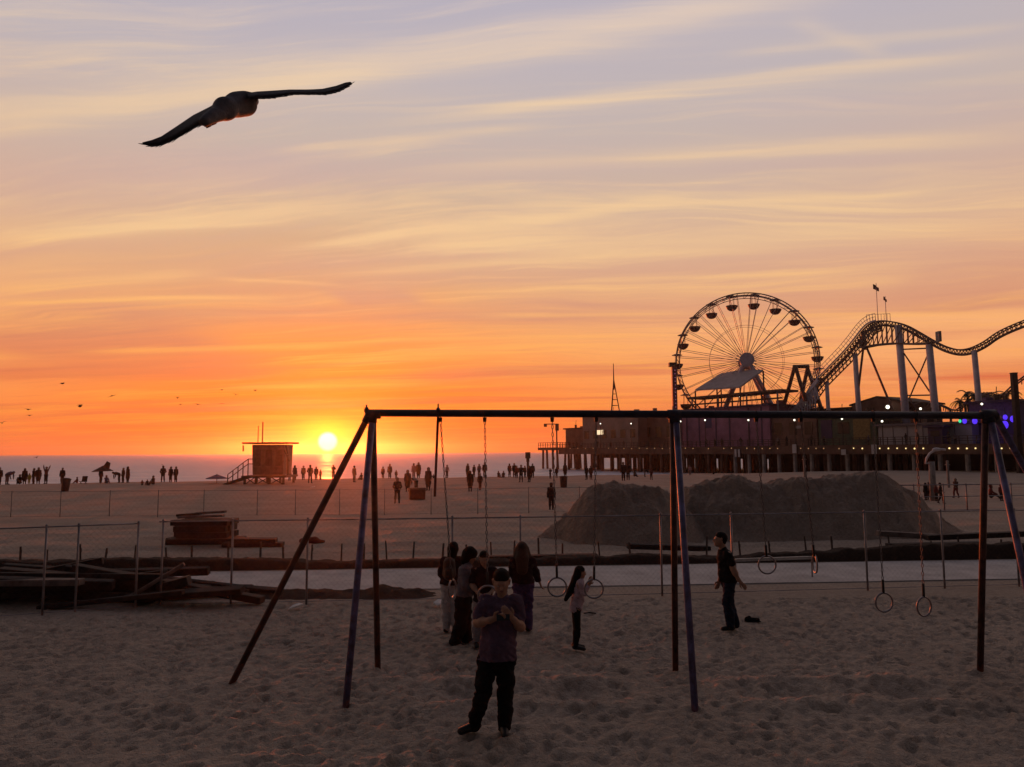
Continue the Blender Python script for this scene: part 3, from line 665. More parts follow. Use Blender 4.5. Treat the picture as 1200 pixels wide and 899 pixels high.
# ------------------------------------------------------------------ the ring frame
def frame_and_rings():
    Y0 = 10.05
    rust = mat('rusty red steel', (.075, .030, .024), .55, .55, 6, .3, .35, 18, c2=(.028, .014, .012))
    blue = mat('worn violet paint', (.105, .095, .20), .5, .5, 5, .1, .3, 20, c2=(.060, .040, .060))
    beam = mat('dark painted beam steel', (.030, .026, .040), .55, .4, 4, .3, .3, 20)
    bl, br = P(431, 484, Y0), P(1166, 487, Y0)
    t = thing('ring_frame', 'tall rusty steel frame on splayed legs that carries the hanging rings', 'exercise frame', (bl.x, Y0, 0))
    L = Vector((bl.x, Y0, 0)); q = lambda v: Vector(v) - L
    b = MB(); b.tube([q(bl), q(br)], .050, 14); b.build('beam', beam, t, True)
    zb = (bl.z + br.z) / 2
    for ap, feet in ((438, [((443, 784), rust, 437), ((404, 830), blue, 436.5), ((267, 802), rust, 432)]), (790, [((791.5, 787), rust, 788.5), ((815, 835), blue, 792)]), (1158, [((1148, 787), rust, 1155), ((1237, 834), blue, 1160), ((1290, 700), blue, 1166)])):
        a = P(ap, 485.5, Y0)
        c = MB(); c.tube([q(a + Vector((-.09, 0, 0))), q(a + Vector((.09, 0, 0)))], .063, 14); c.build('joint_sleeve', beam, t, True)
        for (fx, fy), m, tx in feet:
            g = foot(fx, fy); g.z -= .12; k = P(tx, 487, Y0); d = (g - k).normalized()
            lg = MB(); lg.tube([q(k + d * .02), q(g)], .044, 12); lo = lg.build('leg', m, t, True)
            cl = MB(); cl.tube([q(k - d * .03), q(k + d * .10)], .054, 12); cl.build('clamp', beam, lo, True)
    for px in (429.5,):
        k = P(px, 481, Y0); c = MB(); c.ball(q(k), (.035, .035, .05)); c.tube([q(k + Vector((0, 0, .03))), q(k + Vector((0, 0, .075)))], .012, 6); c.build('end_bolt', beam, t, True)
    steel = mat('galvanised chain', (.13, .115, .12), .45, .3, 30, .7); dark = mat('black rubber', (.016, .014, .014), .7, .2); ringm = mat('worn ring steel', (.24, .21, .22), .4, .3, 12, .6)
    rings = [(568, 571.5, 698, 9.6, 0, 'ring held by the boy in the dark T-shirt'), (516, 530, 690, 10.5, 70, 'ring pulled aside by the figures at the left of the group'), (647, 653, 688, 10.05, 0, 'still ring left of the girl, nearest to the long haired woman'),
             (698.5, 696, 690, 10.05, 0, 'ring just in front of the long haired girl'), (886, 899, 662, 10.6, 0, 'ring swung back highest, right of the man in black'), (938, 955, 661, 10.7, 82, 'ring turned edge on at the end of the pale bar'),
             (1023, 1036, 706, 10.05, 8, 'low ring left of the one with the thick black sleeve'), (1073, 1083, 711, 9.95, 20, 'lowest ring, nearest to the right hand legs')]
    for bx, rx, ry, D, yaw, lab in rings:
        top = P(bx, 489, Y0); rc = P(rx, ry, D); r_ = .122
        t = thing('hanging_ring', 'steel ' + lab, 'ring', top, 0, 'rings hanging from the steel frame')
        c = MB(); c.ring((0, 0, .036), .054, .005, Matrix.Rotation(R(90), 3, 'Z'), 14, 6); c.box((0, 0, -.034), (.042, .034, .06), taper=1.25); c.build('hanger', dark, t)
        e = rc - top; d = e.normalized(); end = e - d * (r_ + .012); n = int((end.length - .05) / .052); mb = MB()
        qn = d.to_track_quat('Z', 'Y').to_matrix()
        for i in range(n):
            pc = d * (.05 + (i + .5) * (end.length - .05) / n); M = qn @ Matrix.Rotation(R(90) * (i % 2), 3, 'Z'); vs = []
            for a_ in range(10):
                w = 2 * math.pi * a_ / 10; cx, cz = .0115 * math.cos(w), .031 * math.sin(w); nx, nz = math.cos(w), math.sin(w)
                for b_ in range(4):
                    w2 = 2 * math.pi * b_ / 4; rr = .0052
                    vs.append(pc + M @ Vector((cx + nx * rr * math.cos(w2), rr * math.sin(w2), cz + nz * rr * math.cos(w2))))
            mb.add(vs, [(a_ * 4 + b_, a_ * 4 + (b_ + 1) % 4, ((a_ + 1) % 10) * 4 + (b_ + 1) % 4, ((a_ + 1) % 10) * 4 + b_) for a_ in range(10) for b_ in range(4)])
        mb.build('chain', steel, t)
        s = MB(); s.tube([end - d * .16, end + d * .01], .017, 8); s.build('rubber_sleeve', dark, t, True)
        g = MB(); g.ring(e, r_, .0125, Matrix.Rotation(R(yaw), 3, 'Z'), 32, 8); g.build('ring', ringm, t, True)
    # the short strap with its bolt over the beam
    a, b = P(513.5, 481, Y0), P(509.5, 582, Y0 + .02); t = thing('hanging_strap', 'dark red strap bolted over the beam near its left end', 'strap', a)
    m = MB(); m.tube([(0, 0, -.03), b - a], .018, 8); m.build('strap', mat('dark red webbing', (.13, .03, .028), .8, .4, 8), t, True)
    m = MB(); m.ball((0, 0, 0), (.03, .06, .045)); m.tube([(0, 0, .02), (0, 0, .09)], .010, 6); m.build('bolt', beam, t, True)
frame_and_rings()

# ------------------------------------------------------------------ chain link fences
GALV = mat('galvanised fence pipe', (.25, .22, .23), .5, .35, 3, .6)
GALVD = mat('weathered fence pipe', (.17, .14, .14), .6, .35, 3, .4)
WIRE = mat('fence wire', (.12, .105, .11), .5, .2, 5, .6)
def fence(name, label, pts, posts, h, r_post, r_rail, cell=.12, wr=.0009, mid=False, m=GALV):
    """pts: ground line; posts: positions along it in metres"""
    o = Vector(pts[0]); t = thing(name, label, 'fence', o); q = lambda v: v - o
    seg = [0]; pts = [Vector(p) for p in pts]
    for a, b in zip(pts, pts[1:]): seg.append(seg[-1] + (b - a).length)
    def pos(s):
        for i in range(len(pts) - 1):
            if s <= seg[i + 1] + 1e-6: return pts[i].lerp(pts[i + 1], (s - seg[i]) / (seg[i + 1] - seg[i]))
        return pts[-1].copy()
    up = Vector((0, 0, 1))
    for s in posts:
        p = pos(s); mb = MB(); mb.tube([q(p - up * .15), q(p + up * (h + .02))], r_post, 8); mb.ball(q(p + up * (h + .03)), r_post * 1.2, 8, 4); mb.build('post', m, t, True)
    mb = MB(); mb.tube([q(p + up * h) for p in pts], r_rail, 8); mb.build('top_rail', m, t, True)
    mb = MB(); mb.tube([q(p + up * .05) for p in pts], r_rail * .5, 6)
    if mid: mb.tube([q(p + up * h * .55) for p in pts], r_rail * .7, 6)
    mb.build('bottom_rail', m, t, True)
    if cell:
        mb = MB(); L = seg[-1]; hh = h - .06; n = int(L / cell); off = Vector((.0, .022, 0))
        for i in range(-int(hh / cell), n):
            for sgn in (1, -1):
                s0 = i * cell; s1 = s0 + hh
                za, zb = (0, hh) if sgn > 0 else (hh, 0)
                if s0 < 0: za += -s0 * sgn; s0 = 0
                if s1 > L: zb -= (s1 - L) * sgn; s1 = L
                if s1 - s0 < .02: continue
                cut = [s0] + [g for g in seg[1:-1] if s0 < g < s1] + [s1]
                pp = [q(pos(s) + up * (.05 + za + (zb - za) * (s - s0) / (s1 - s0))) + off for s in cut]
                mb.tube(pp, wr, 3, False)
        mb.build('wire_mesh', WIRE, t)
    return t
def along(pts, pxs):                                # where a set of picture columns cross the fence line
    out = []; acc = 0
    for a, b in zip(pts, pts[1:]):
        for px in pxs:
            u = ray(px, 650); k = u.x / u.y; d = b - a
            s = (k * a.y - a.x) / (d.x - k * d.y)
            if 0 <= s < 1 + 1e-6: out.append(acc + s * d.length)
        acc += (b - a).length
    return sorted(out)
def fences():
    main = [foot(183, 711), foot(530, 704), foot(775, 698.5), foot(1015, 692), foot(1330, 684)]
    left = [foot(-80, 731), foot(160, 713)]
    for l in (main, left):
        for p in l: p.z = .0
    fence('chain_link_fence', 'long chain link fence between the trodden sand and the concrete path', main, along(main, (184, 190, 272, 360, 530, 610, 775, 858, 1015, 1105, 1192, 1290)), 1.76, .023, .015)
    fence('chain_link_fence', 'short chain link fence at the left in front of the timber heap', left, along(left, (-70, 53, 91, 161)), 1.74, .023, .015)
    far = [foot(-70, 607), foot(240, 605), foot(480, 603), foot(700, 600)]
    fence('chain_link_fence', 'faint low fence across the beach between the stacked timber and the shore', far, along(far, (-48, 10, 68, 126, 183, 237, 300, 345, 397, 450, 505, 560, 620, 680)), 1.30, .019, .009, cell=.3, wr=.0016, m=GALVD)
    rt = [foot(1030, 600), foot(1120, 598), foot(1330, 594)]
    fence('railing', 'pale pipe railing along the walk below the pier', rt, along(rt, (1032, 1075, 1110, 1137, 1190, 1240, 1290)), 1.36, .036, .030, cell=0, mid=True)
    # short stakes
    st = MB(); st.box((0, 0, .23), (.05, .05, .70), taper=.8); st.box((0, -.03, .42), (.02, .012, .10))
    me = None
    xs = [25, 58, 95, 122, 160, 194, 223, 265, 303, 335, 362, 397, 425, 457, 487, 518, 548, 578, 603, 630, 660, 705, 742, 830, 868, 900, 945, 978, 1045, 1090, 1128, 1170]
    for i, px in enumerate(xs):
        p = foot(px + random.uniform(-4, 4), 660 - (px - 300) * .012 + random.uniform(-1.5, 1.5))
        if me is None: o = st.build('stake', mat('weathered stake wood', (.085, .055, .045), .85, .4, 6)); me = o
        else: o = me.copy(); C.objects.link(o)
        o.location = (p.x, p.y, p.z); o.rotation_euler = (random.uniform(-.06, .06), random.uniform(-.08, .08), random.uniform(0, 3)); o.scale = (1, 1, random.uniform(.75, 1.1))
        tag(o, 'short dark wooden stake in the row behind the concrete path', 'stake', 'stakes in a row behind the path')
fences()
# ------------------------------------------------------------------ sand heaps and timber
def heap(label, prof, D):
    pts = [P(x, y, D) for x, y in prof]; cx = (pts[0].x + pts[-1].x) / 2; hx = [p.x - cx for p in pts]; hz_ = [max(0, p.z) for p in pts]
    def f(X, Y):
        w = fbm(X * .7 + 3, Y * .7, 3)
        Z = np.interp(X + w * .5 * np.clip(np.abs(Y), 0, 1), hx, hz_, 0, 0)
        half = 2.6 * np.clip(Z / 2.2, .18, 1) ** .8; g = np.clip(1.22 - np.abs(Y + w * .7) / half * 1.22, 0, 1); Z = Z * np.minimum(g, 1)
        n = fbm(X * .9 + cx, Y * .9, 4) * .30 + fbm(X * 2.4, Y * 2.4 + cx, 4) * .34 + fbm(X * 6, Y * 6, 4) * .17 + np.abs(fbm(X * 3.5 + 9, Y * 3.5, 3)) * .25
        return Z + n * np.clip(Z / .7, .04, 1) - .09
    return mound('sand_heap', f, hx[0] - .5, hx[-1] + .5, -3.2, 3.2, .05, PILE, (cx, D, 0), label, 'sand heap')
heap('smaller heap of dug sand with a flat top, left of the middle frame legs', [(630, 626), (648, 611), (668, 594), (684, 578), (697, 568), (712, 566), (735, 568), (760, 568), (775, 571), (790, 580), (806, 594), (828, 616)], 28.0)
heap('long double humped ridge of dug sand in front of the pier', [(742, 624), (764, 608), (784, 590), (800, 573), (827, 563), (860, 558), (873, 560), (886, 564), (903, 566), (917, 563), (939, 560), (956, 561), (983, 557), (1002, 554), (1014, 552), (1026, 553), (1040, 560), (1052, 568), (1070, 578), (1084, 591), (1104, 605), (1122, 616), (1140, 625)], 29.2)

TIMB = mat('dark weathered timber', (.036, .020, .016), .85, .5, 4, bump=.5, bscale=12, c2=(.014, .008, .007))
TIMB2 = mat('bleached timber', (.15, .105, .09), .85, .4, 4, bump=.5, bscale=12)
def timber(a, b, w, h, m, label, group, roll=0.0):
    a, b = Vector(a), Vector(b); d = b - a; L = d.length
    q = d.to_track_quat('X', 'Z').to_matrix() @ Matrix.Rotation(roll, 3, 'X')
    mb = MB(); mb.box((0, 0, 0), (L, w, h)); o = mb.build('timber', m); bv = o.modifiers.new('edge', 'BEVEL'); bv.width = .012; bv.segments = 1
    o.matrix_world = Matrix.Translation((a + b) / 2) @ q.to_4x4()
    return tag(o, label, 'timber', group)
def timbers():
    g1 = 'timbers in the low heap at the left'; l1 = 'dark weathered timber in the low heap behind the left hand fence'
    rr = random.Random(5)
    for i in range(34):
        lay = rr.random(); D = rr.uniform(15.8, 17.4); x = rr.uniform(-12.4, -6.6); L = rr.uniform(2.4, 4.8); an = rr.gauss(0, .16); z = .10 + .50 * lay * (1 - abs(x + 10) / 5)
        dx, dy = math.cos(an) * L / 2, math.sin(an) * L / 2; ti = rr.gauss(0, .034)
        timber((x - dx, D - dy, max(.1, z - ti * L)), (x + dx, D + dy, max(.1, z + ti * L)), rr.uniform(.12, .24), rr.uniform(.09, .2), TIMB, l1, g1, rr.uniform(-.3, .3))
    for (x0, y0, D0), (x1, y1, D1), w, m, lab in [((150, 701, 15.9), (216, 661, 16.2), .13, TIMB2, 'long pale board leaning up and to the right across the timber heap'), ((-20, 683, 15.9), (96, 682, 15.8), .22, TIMB2, 'pale flat board on top of the timber heap at the left edge'),
            ((45, 712, 15.7), (215, 694, 15.6), .16, TIMB, 'long dark timber lying along the front of the heap'), ((185, 690, 16.2), (222, 680, 16.3), .34, TIMB, 'thick dark stump end at the right of the timber heap'),
            ((215, 690, 16.2), (266, 698, 15.8), .14, TIMB, 'thin dark timber sloping down at the right end of the heap'), ((-30, 668, 19.9), (175, 672, 19.9), .2, TIMB2, 'long pale edged plank lying level behind the timber heap')]:
        timber(P(x0, y0, D0), P(x1, y1, D1), w, w * .6, m, lab, 'single boards of the timber heap')
    # the squared stack beyond the path
    D = 26.0; g2 = 'timbers stacked beyond the path'; l2 = 'dark squared timber in the neat stack beyond the path'
    z = .16
    for r_, (xa, xb) in enumerate([(193, 282), (206, 267), (206, 267), (207, 266)]):
        a, b = P(xa, 600, D), P(xb, 600, D)
        for k in range(3):
            j = rr.uniform(-.16, .16); timber((a.x + j, D + k * .34 + rr.uniform(-.06, .03), z), (b.x + j + rr.uniform(-.22, .22), D + k * .34 + rr.uniform(-.06, .03), z), .30, .19, TIMB, l2, g2)
        z += .215
    for k, (xa, xb) in enumerate([(208, 262), (203, 232), (222, 258)]):
        a, b = P(xa, 600, D), P(xb, 600, D); timber((a.x, D + .1 + k * .22, z - .04 + .05 * k), (b.x, D + .25 * k, z + .02 + .05 * k), .2, .08, TIMB2 if k != 1 else TIMB, 'loose pale board lying askew on top of the squared stack' if k != 1 else 'loose dark board lying askew on top of the squared stack', 'loose boards on the squared stack')
    for xa, xb, yy, zz in [(262, 330, 631, .10), (272, 322, 628, .24)]:
        a, b = P(xa, yy, D - .4), P(xb, yy, D - .4); timber((a.x, D - .4, zz), (b.x, D - .2, zz - .03), .5, .14, TIMB, 'dark beam lying on the sand right of the squared stack', 'beams on the sand by the squared stack')
    # planks along the bank at the right
    for xa, ya, xb, yb, D, m, lab in [(735, 640, 832, 643, 24.4, TIMB, 'dark plank on the sand between the frame legs and the man in black'), (1028, 625, 1100, 629, 24.0, TIMB2, 'reddish plank on the rubble behind the low rings'), (1085, 630, 1215, 625, 23.6, TIMB, 'heavy dark beam on the bank at the right edge'),
            (1040, 640, 1150, 638, 22.9, TIMB, 'second dark beam on the bank, below the heavy one'), (560, 655, 700, 652, 21.9, TIMB, 'long dark plank on the bank behind the group of people'), (300, 663, 470, 661, 21.4, TIMB2, 'faded plank lying along the bank left of the frame legs'), (1120, 648, 1230, 644, 22.4, TIMB2, 'faded plank along the foot of the bank at the right edge')]:
        timber(P(xa, ya, D), P(xb, yb, D), .3, .16, m, lab, 'planks along the bank')
    a, b = P(862, 656.5, 18.6), P(951, 653.5, 18.9)
    t = thing('bar_barrier', 'pale horizontal bar on two thin posts beyond the fence, behind the highest ring', 'barrier', (a.x, a.y, 0)); q = lambda v: Vector(v) - Vector((a.x, a.y, 0)); mb = MB(); mb.bar(q(a), q(b), .07); mb.build('bar', mat('pale painted bar', (.42, .38, .35), .6, .2), t)
    for e in (a, b): mb = MB(); mb.tube([q((e.x, e.y, -.05)), q(e)], .018, 6); mb.build('post', GALV, t)
timbers()
def litter():
    p = foot(882, 729)
    t = thing('shoe', 'dark shoe lying on the sand right of the man in black', 'shoe', (p.x, p.y, p.z))
    blob('upper', [((-.11, 0, .045), (.10, 0, .035), .042, .036), ((-.09, 0, .06), (-.06, 0, .085), .036, .030)], .01, .03, BLACKC, t); m = MB(); m.box((0, 0, .008), (.29, .085, .018)); m.build('sole', SHOE, t)
    m = MB(); m.tube([(0, 0, .02), (.12, .02, .03), (.24, 0, .015)], .012, 6); p = foot(684, 721); o = tag(m.build('stick', TIMB), 'thin dark stick on the sand just right of the small girl', 'stick'); o.location = p
    for px, py, lab in [(367, 574, 'white scrap of litter glowing on the sand below the sun'), (345, 716, 'pale scrap of paper by the fence foot, left of the frame legs'), (518, 712, 'white scrap on the sand beside the backpack wearer')]:
        p = foot(px, py) if py > 600 else G(px, py); m = MB(); r_ = random.Random(px); k = p.y / 60
        pts = [(math.cos(a) * r_.uniform(.08, .16), math.sin(a) * r_.uniform(.06, .12), r_.uniform(.01, .09)) for a in [i * 1.05 for i in range(6)]]
        m.prism(pts, (0, 0, .012)); o = tag(m.build('paper_scrap', mat('white paper', (.65, .6, .58), .8, .1)), lab, 'litter'); o.location = p; o.scale = (1 + k, 1 + k, 1 + 2 * k)
    p = foot(362, 637); c = blob('cloth_bundle', [((-.25, 0, .08), (.2, .05, .1), .10, .13), ((.2, 0, .06), (.5, .1, .05), .1, .05)], .03, .08, cloth('faded red tarpaulin', (.16, .03, .025))); c.location = p
    tag(c, 'red tarpaulin bundle on the sand beyond the path, left of the frame', 'tarpaulin')
litter()

# ------------------------------------------------------------------ lifeguard tower
def tower():
    D = 76; u = D / F; p = at(314, D); t = thing('lifeguard_tower', 'lifeguard hut on stilts with a side ramp and two poles, left of the sun', 'lifeguard hut', p)
    w = lambda px, py, dy=0.0: P(px, py, D) + Vector((0, dy, 0)) - p
    wall = mat('tower boards', (.17, .13, .12), .8, .3, 2, bump=.3); dk = mat('tower dark trim', (.075, .05, .045), .8, .3, 3)
    a, b = w(296, 556.5), w(332, 521); m = MB(); m.prism([a, (b.x, a.y, a.z), (b.x + .12, a.y, b.z), (a.x - .12, a.y, b.z)], (0, 3.0, 0)); cab = m.build('cabin', wall, t)
    for px in (302, 315, 327):
        c, d = w(px - 4, 546), w(px + 4, 527); m = MB(); m.box(((c.x + d.x) / 2, c.y - .01, (c.z + d.z) / 2), (d.x - c.x, .06, d.z - c.z)); m.build('shutter', mat('tower shutter', (.12, .09, .085), .8, .3), cab)
    a, b = w(286, 520), w(339, 522); m = MB(); m.box(((a.x + b.x) / 2, a.y + 1.4, a.z + .05), (b.x - a.x, 4.0, .17)); m.build('roof', dk, t)
    a, b = w(286, 559.5), w(338, 557); m = MB(); m.box(((a.x + b.x) / 2, a.y + 1.3, b.z - .12), (b.x - a.x, 4.2, .2)); m.build('deck', dk, t)
    zb = b.z
    for px in (289, 302, 318, 334):
        for dy in (-.5, 3.0):
            q = w(px, 557, dy); m = MB(); m.tube([(q.x, q.y, -.4), (q.x, q.y, zb)], .13, 8); m.build('stilt', dk, t)
    m = MB()
    for x0, x1 in ((289, 302), (302, 318), (318, 334)):
        q0, q1 = w(x0, 557, -.5), w(x1, 557, -.5); m.bar((q0.x, q0.y, 0), (q1.x, q1.y, zb - .1), .09); m.bar((q1.x, q1.y, 0), (q0.x, q0.y, zb - .1), .09)
    m.build('cross_brace', dk, t)
    r0, r1 = w(290, 557), w(261, 563); r1.z = .05; m = MB(); m.prism([r0, r1, r1 + Vector((0, 0, -.2)), r0 + Vector((0, 0, -.3))], (0, 1.3, 0)); m.build('ramp', dk, t)
    m = MB(); rr0, rr1 = w(291, 538), w(267, 556)
    for k in (0, .5):
        m.bar(rr0 - Vector((0, 0, k)), rr1 - Vector((0, 0, k)), .07); m.bar(w(291, 538) - Vector((0, 0, k)), w(297, 538) - Vector((0, 0, k)), .07)
    for i in range(5): f = i / 4; e = rr0.lerp(rr1, f); g = r0.lerp(r1, f); m.bar(e, Vector((e.x, e.y, g.z - .1)), .08)
    m.build('ramp_railing', dk, t)
    for px, top in ((298.3, 499), (303.6, 494)):
        a = w(px, 520, 1.0); m = MB(); m.tube([a, (a.x, a.y, w(px, top).z)], .07 if px > 300 else .045, 6); m.build('pole', mat('red painted pole', (.18, .05, .04), .7, .3), t)
    for px, b in ((285, 529), (335, 532)):
        a, c = w(px, 522), w(px + (2 if px > 300 else 0), b); m = MB(); m.tube([a, c], .08, 6); m.build('roof_bracket', dk, t)
    # shutters propped open on the right
    m = MB(); q = w(337, 533); m.tube([(q.x, q.y, q.z), (q.x + .05, q.y, zb)], .10, 6); m.tube([w(333, 528), w(339, 541)], .06, 6); m.build('side_post', dk, t)
tower()

# ------------------------------------------------------------------ the pier
PA, PB = Vector((74.0, 92.0)), Vector((7.2, 200.0)); PD = (PB - PA); PL = PD.length; PD.normalize(); PN = Vector((-PD.y, PD.x)); PN = PN if PN.y > 0 else -PN
def pier_at(px, off=0.0):
    u = ray(px, 520); k = u.x / u.y; a = PA + PN * off
    s = (k * a.y - a.x) / (PD.x - k * PD.y); return a + PD * s
def W_(px, py, off=0.0):                            # the point of the pier (off metres back from its face) seen at a pixel
    q = pier_at(px, off); r = P(px, py, q.y); return Vector((q.x, q.y, r.z))
WOODP = mat('pier timber', (.12, .066, .048), .85, .5, .8, bump=.2, c2=(.055, .030, .024)); FASC = mat('pier fascia', (.11, .062, .048), .85, .4, .5)
CONC = mat('pier concrete pile', (.26, .23, .22), .85, .3, 1.0); RAILM = mat('pier railing', (.06, .04, .036), .7, .3)
BULB = mat('warm light bulb', (.9, .7, .4), .4, .05, emit=(1.0, .72, .30), power=1.5); BULB_DIM = mat('dim light bulb', (.6, .4, .25), .4, .05, emit=(1.0, .55, .22), power=.35)
LAMP = mat('white lamp glass', (.9, .9, .8), .4, .05, emit=(1.0, .92, .72), power=2.6)
ZD = 3.95
def pier():
    t = thing('pier', 'long dark timber pier on rows of piles with a string of bulbs along its edge', 'pier', (PA.x, PA.y, 0)); o = Vector((PA.x, PA.y, 0))
    q = lambda s, off, z: Vector((*(PA + PD * s + PN * off), z)) - o
    S0 = -60; s1 = (pier_at(655) - PA).dot(PD)
    m = MB(); m.prism([q(S0, 0, ZD - .35), q(s1, 0, ZD - .35), q(s1, 0, ZD), q(S0, 0, ZD)], Vector((*(PN * 46), 0))); m.build('deck', WOODP, t)
    m = MB(); m.prism([q(S0, -.15, ZD - 1.5), q(s1, -.15, ZD - 1.5), q(s1, -.15, ZD - .02), q(S0, -.15, ZD - .02)], Vector((*(PN * .14), 0))); m.build('fascia', FASC, t)
    m = MB()
    s = S0
    while s < s1: m.prism([q(s, .2, ZD - 1.35), q(s + .35, .2, ZD - 1.35), q(s + .35, .2, ZD - .36), q(s, .2, ZD - .36)], Vector((*(PN * 44), 0))); s += 4.2
    m.build('cross_beams', WOODP, t)
    # piles
    k = 0; s = -14.0
    while s < s1 - .5 and k < 100:
        for off in (.6, 9.0, 20.0):
            if off > 10 and s < 30: continue
            a = q(s, off, 0); w = o + a; m = MB(); conc = s < 62 and off < 1
            m.tube([(a.x, a.y, gz(w.x, w.y) - 1.5), (a.x, a.y, ZD - 1.3)], .34 if conc else .30, 8); m.build('pile', CONC if conc else WOODP, t); k += 1
        s += 3.4 if s > 30 else 3.9
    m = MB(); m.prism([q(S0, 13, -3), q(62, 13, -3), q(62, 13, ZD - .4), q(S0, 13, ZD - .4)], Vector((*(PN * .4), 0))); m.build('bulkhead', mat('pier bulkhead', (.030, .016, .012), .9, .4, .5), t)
    m = MB(); s = S0
    for z in (.45, .8, 1.15): m.bar(q(S0, .1, ZD + z), q(s1, .1, ZD + z), .08)
    while s < s1: m.bar(q(s, .1, ZD), q(s, .1, ZD + 1.15), .11); s += 1.2
    m.build('railing', RAILM, t)
    pxs = list(np.arange(668, 1000, 9.0)) + list(np.arange(1000, 1200, 10.2)); sk = {818, 866, 1022, 1090, 1100, 1152, 1163}
    for i, px in enumerate(pxs):
        if any(abs(px - v) < 4 for v in sk) or (px < 1000 and random.random() < .15): continue
        c = Vector(W_(px, 525.6, -.3)) - o; m = MB(); m.ball(c + Vector((0, 0, random.uniform(-.05, .05))), random.uniform(.09, .13) if px > 990 else .10, 8, 6); m.build('light_bulb', BULB if px > 990 else BULB_DIM, t, True)
    m = MB(); rr = random.Random(9); s = 26.0
    while s < s1 - 1:
        for off in (5, 12.5, 16.5, 24, 30, 36, 42):
            if rr.random() < .16: continue
            a = q(s + rr.uniform(-1, 1), off, 0); w = o + a; m.tube([(a.x, a.y, gz(w.x, w.y) - 1.5), (a.x, a.y, ZD - 1.3)], .36, 6)
        s += 2.5
    for off in (14.5, 33): m.prism([q(30, off, ZD - 2.6), q(s1, off, ZD - 2.6), q(s1, off, ZD - .4), q(30, off, ZD - .4)], Vector((*(PN * .3), 0)))
    m.build('inner_piles', WOODP, t)['kind'] = 'stuff'
    # the lower landing at the sea end
    a, b = pier_at(652), pier_at(621.5, 0); b = PA + PD * ((pier_at(624) - PA).dot(PD)); sa, sb = s1 - 2, (pier_at(623) - PA).dot(PD)
    t2 = thing('landing', 'low fishing platform on thin piles at the sea end of the pier', 'platform', o + q(sa, 4, 0)); e = Vector((*(PA + PD * sa + PN * 4), 0))
    qq = lambda s, off, z: Vector((*(PA + PD * s + PN * off), z)) - e
    m = MB(); m.prism([qq(sa, 2, 3.5), qq(sb, 2, 3.5), qq(sb, 2, 4.2), qq(sa, 2, 4.2)], Vector((*(PN * 12), 0))); m.build('deck', FASC, t2)
    for i in range(6):
        for off in (2.6, 12):
            s = sa + (sb - sa) * (i + .4) / 6; a = qq(s, off, 0); m = MB(); m.tube([(a.x, a.y, -5), (a.x + random.uniform(-.5, .5), a.y, 3.6)], .34, 6); m.build('pile', WOODP, t2)
    m = MB()
    for z in (.7, 1.3): m.bar(qq(sa, 2.2, 4.2 + z), qq(sb, 2.2, 4.2 + z), .12)
    for i in range(14): s = sa + (sb - sa) * i / 13; m.bar(qq(s, 2.2, 4.2), qq(s, 2.2, 5.5), .16)
    m.build('railing', RAILM, t2)
    return t
pier()
def block(name, label, cat, px0, px1, top, off, depth, m, roof=None, bot=None, parts=(), peak=0.0):
    """a flat fronted building standing on the pier deck"""
    a, b = pier_at(px0, off), pier_at(px1, off); zt = W_((px0 + px1) / 2, top, off).z; zb = ZD if bot is None else W_((px0 + px1) / 2, bot, off).z
    t = thing(name, label, cat, (a.x, a.y, zb)); d = Vector((b.x - a.x, b.y - a.y, 0)); n = Vector((*(PN * depth), 0)); h = zt - zb
    mb = MB(); mb.prism([(0, 0, 0), d, d + Vector((0, 0, h)), d * .5 + Vector((0, 0, h + peak)), (0, 0, h)], n); mb.build('wall', m, t)
    du = d.normalized(); nn = Vector((*PN, 0))
    mb = MB(); e = .5
    if peak: mb.prism([-du * e + Vector((0, 0, h - .02)), d * .5 + Vector((0, 0, h + peak + .02)), d + du * e + Vector((0, 0, h - .02)), d + du * e + Vector((0, 0, h + .3)), d * .5 + Vector((0, 0, h + peak + .36)), -du * e + Vector((0, 0, h + .3))], n + nn * e)
    else: mb.prism([-du * e - nn * e + Vector((0, 0, h + .01)), d + du * e - nn * e + Vector((0, 0, h + .01)), d + du * e - nn * e + Vector((0, 0, h + .35)), -du * e - nn * e + Vector((0, 0, h + .35))], n + nn * 2 * e)
    mb.build('roof', roof or RAILM, t)
    rr = random.Random(int(px0)); L = d.length
    for k in range(int(2 + L / 7) if not peak and L > 4 else 0):
        f = rr.uniform(.06, .94); w = rr.uniform(.5, 1.6); hh = rr.uniform(.3, 1.1); c = d * f + nn * rr.uniform(.8, depth * .6) + Vector((0, 0, h + .36 + hh / 2)); mb = MB(); mb.box(c, (w, w * .8, hh), rz=rr.uniform(-.2, .2))
        if rr.random() < .5: mb.tube([c, c + Vector((w * .2, 0, hh * .5 + rr.uniform(.4, 1.6)))], .06, 5)
        mb.build('roof_unit', RAILM if rr.random() < .6 else m, t)
    for nm, fx0, fx1, fz0, fz1, pm in parts:
        o_ = -nn * .07; mb = MB(); mb.prism([d * fx0 + Vector((0, 0, h * fz0)) + o_, d * fx1 + Vector((0, 0, h * fz0)) + o_, d * fx1 + Vector((0, 0, h * fz1)) + o_, d * fx0 + Vector((0, 0, h * fz1)) + o_], nn * .05); mb.build(nm, pm, t)
    return t
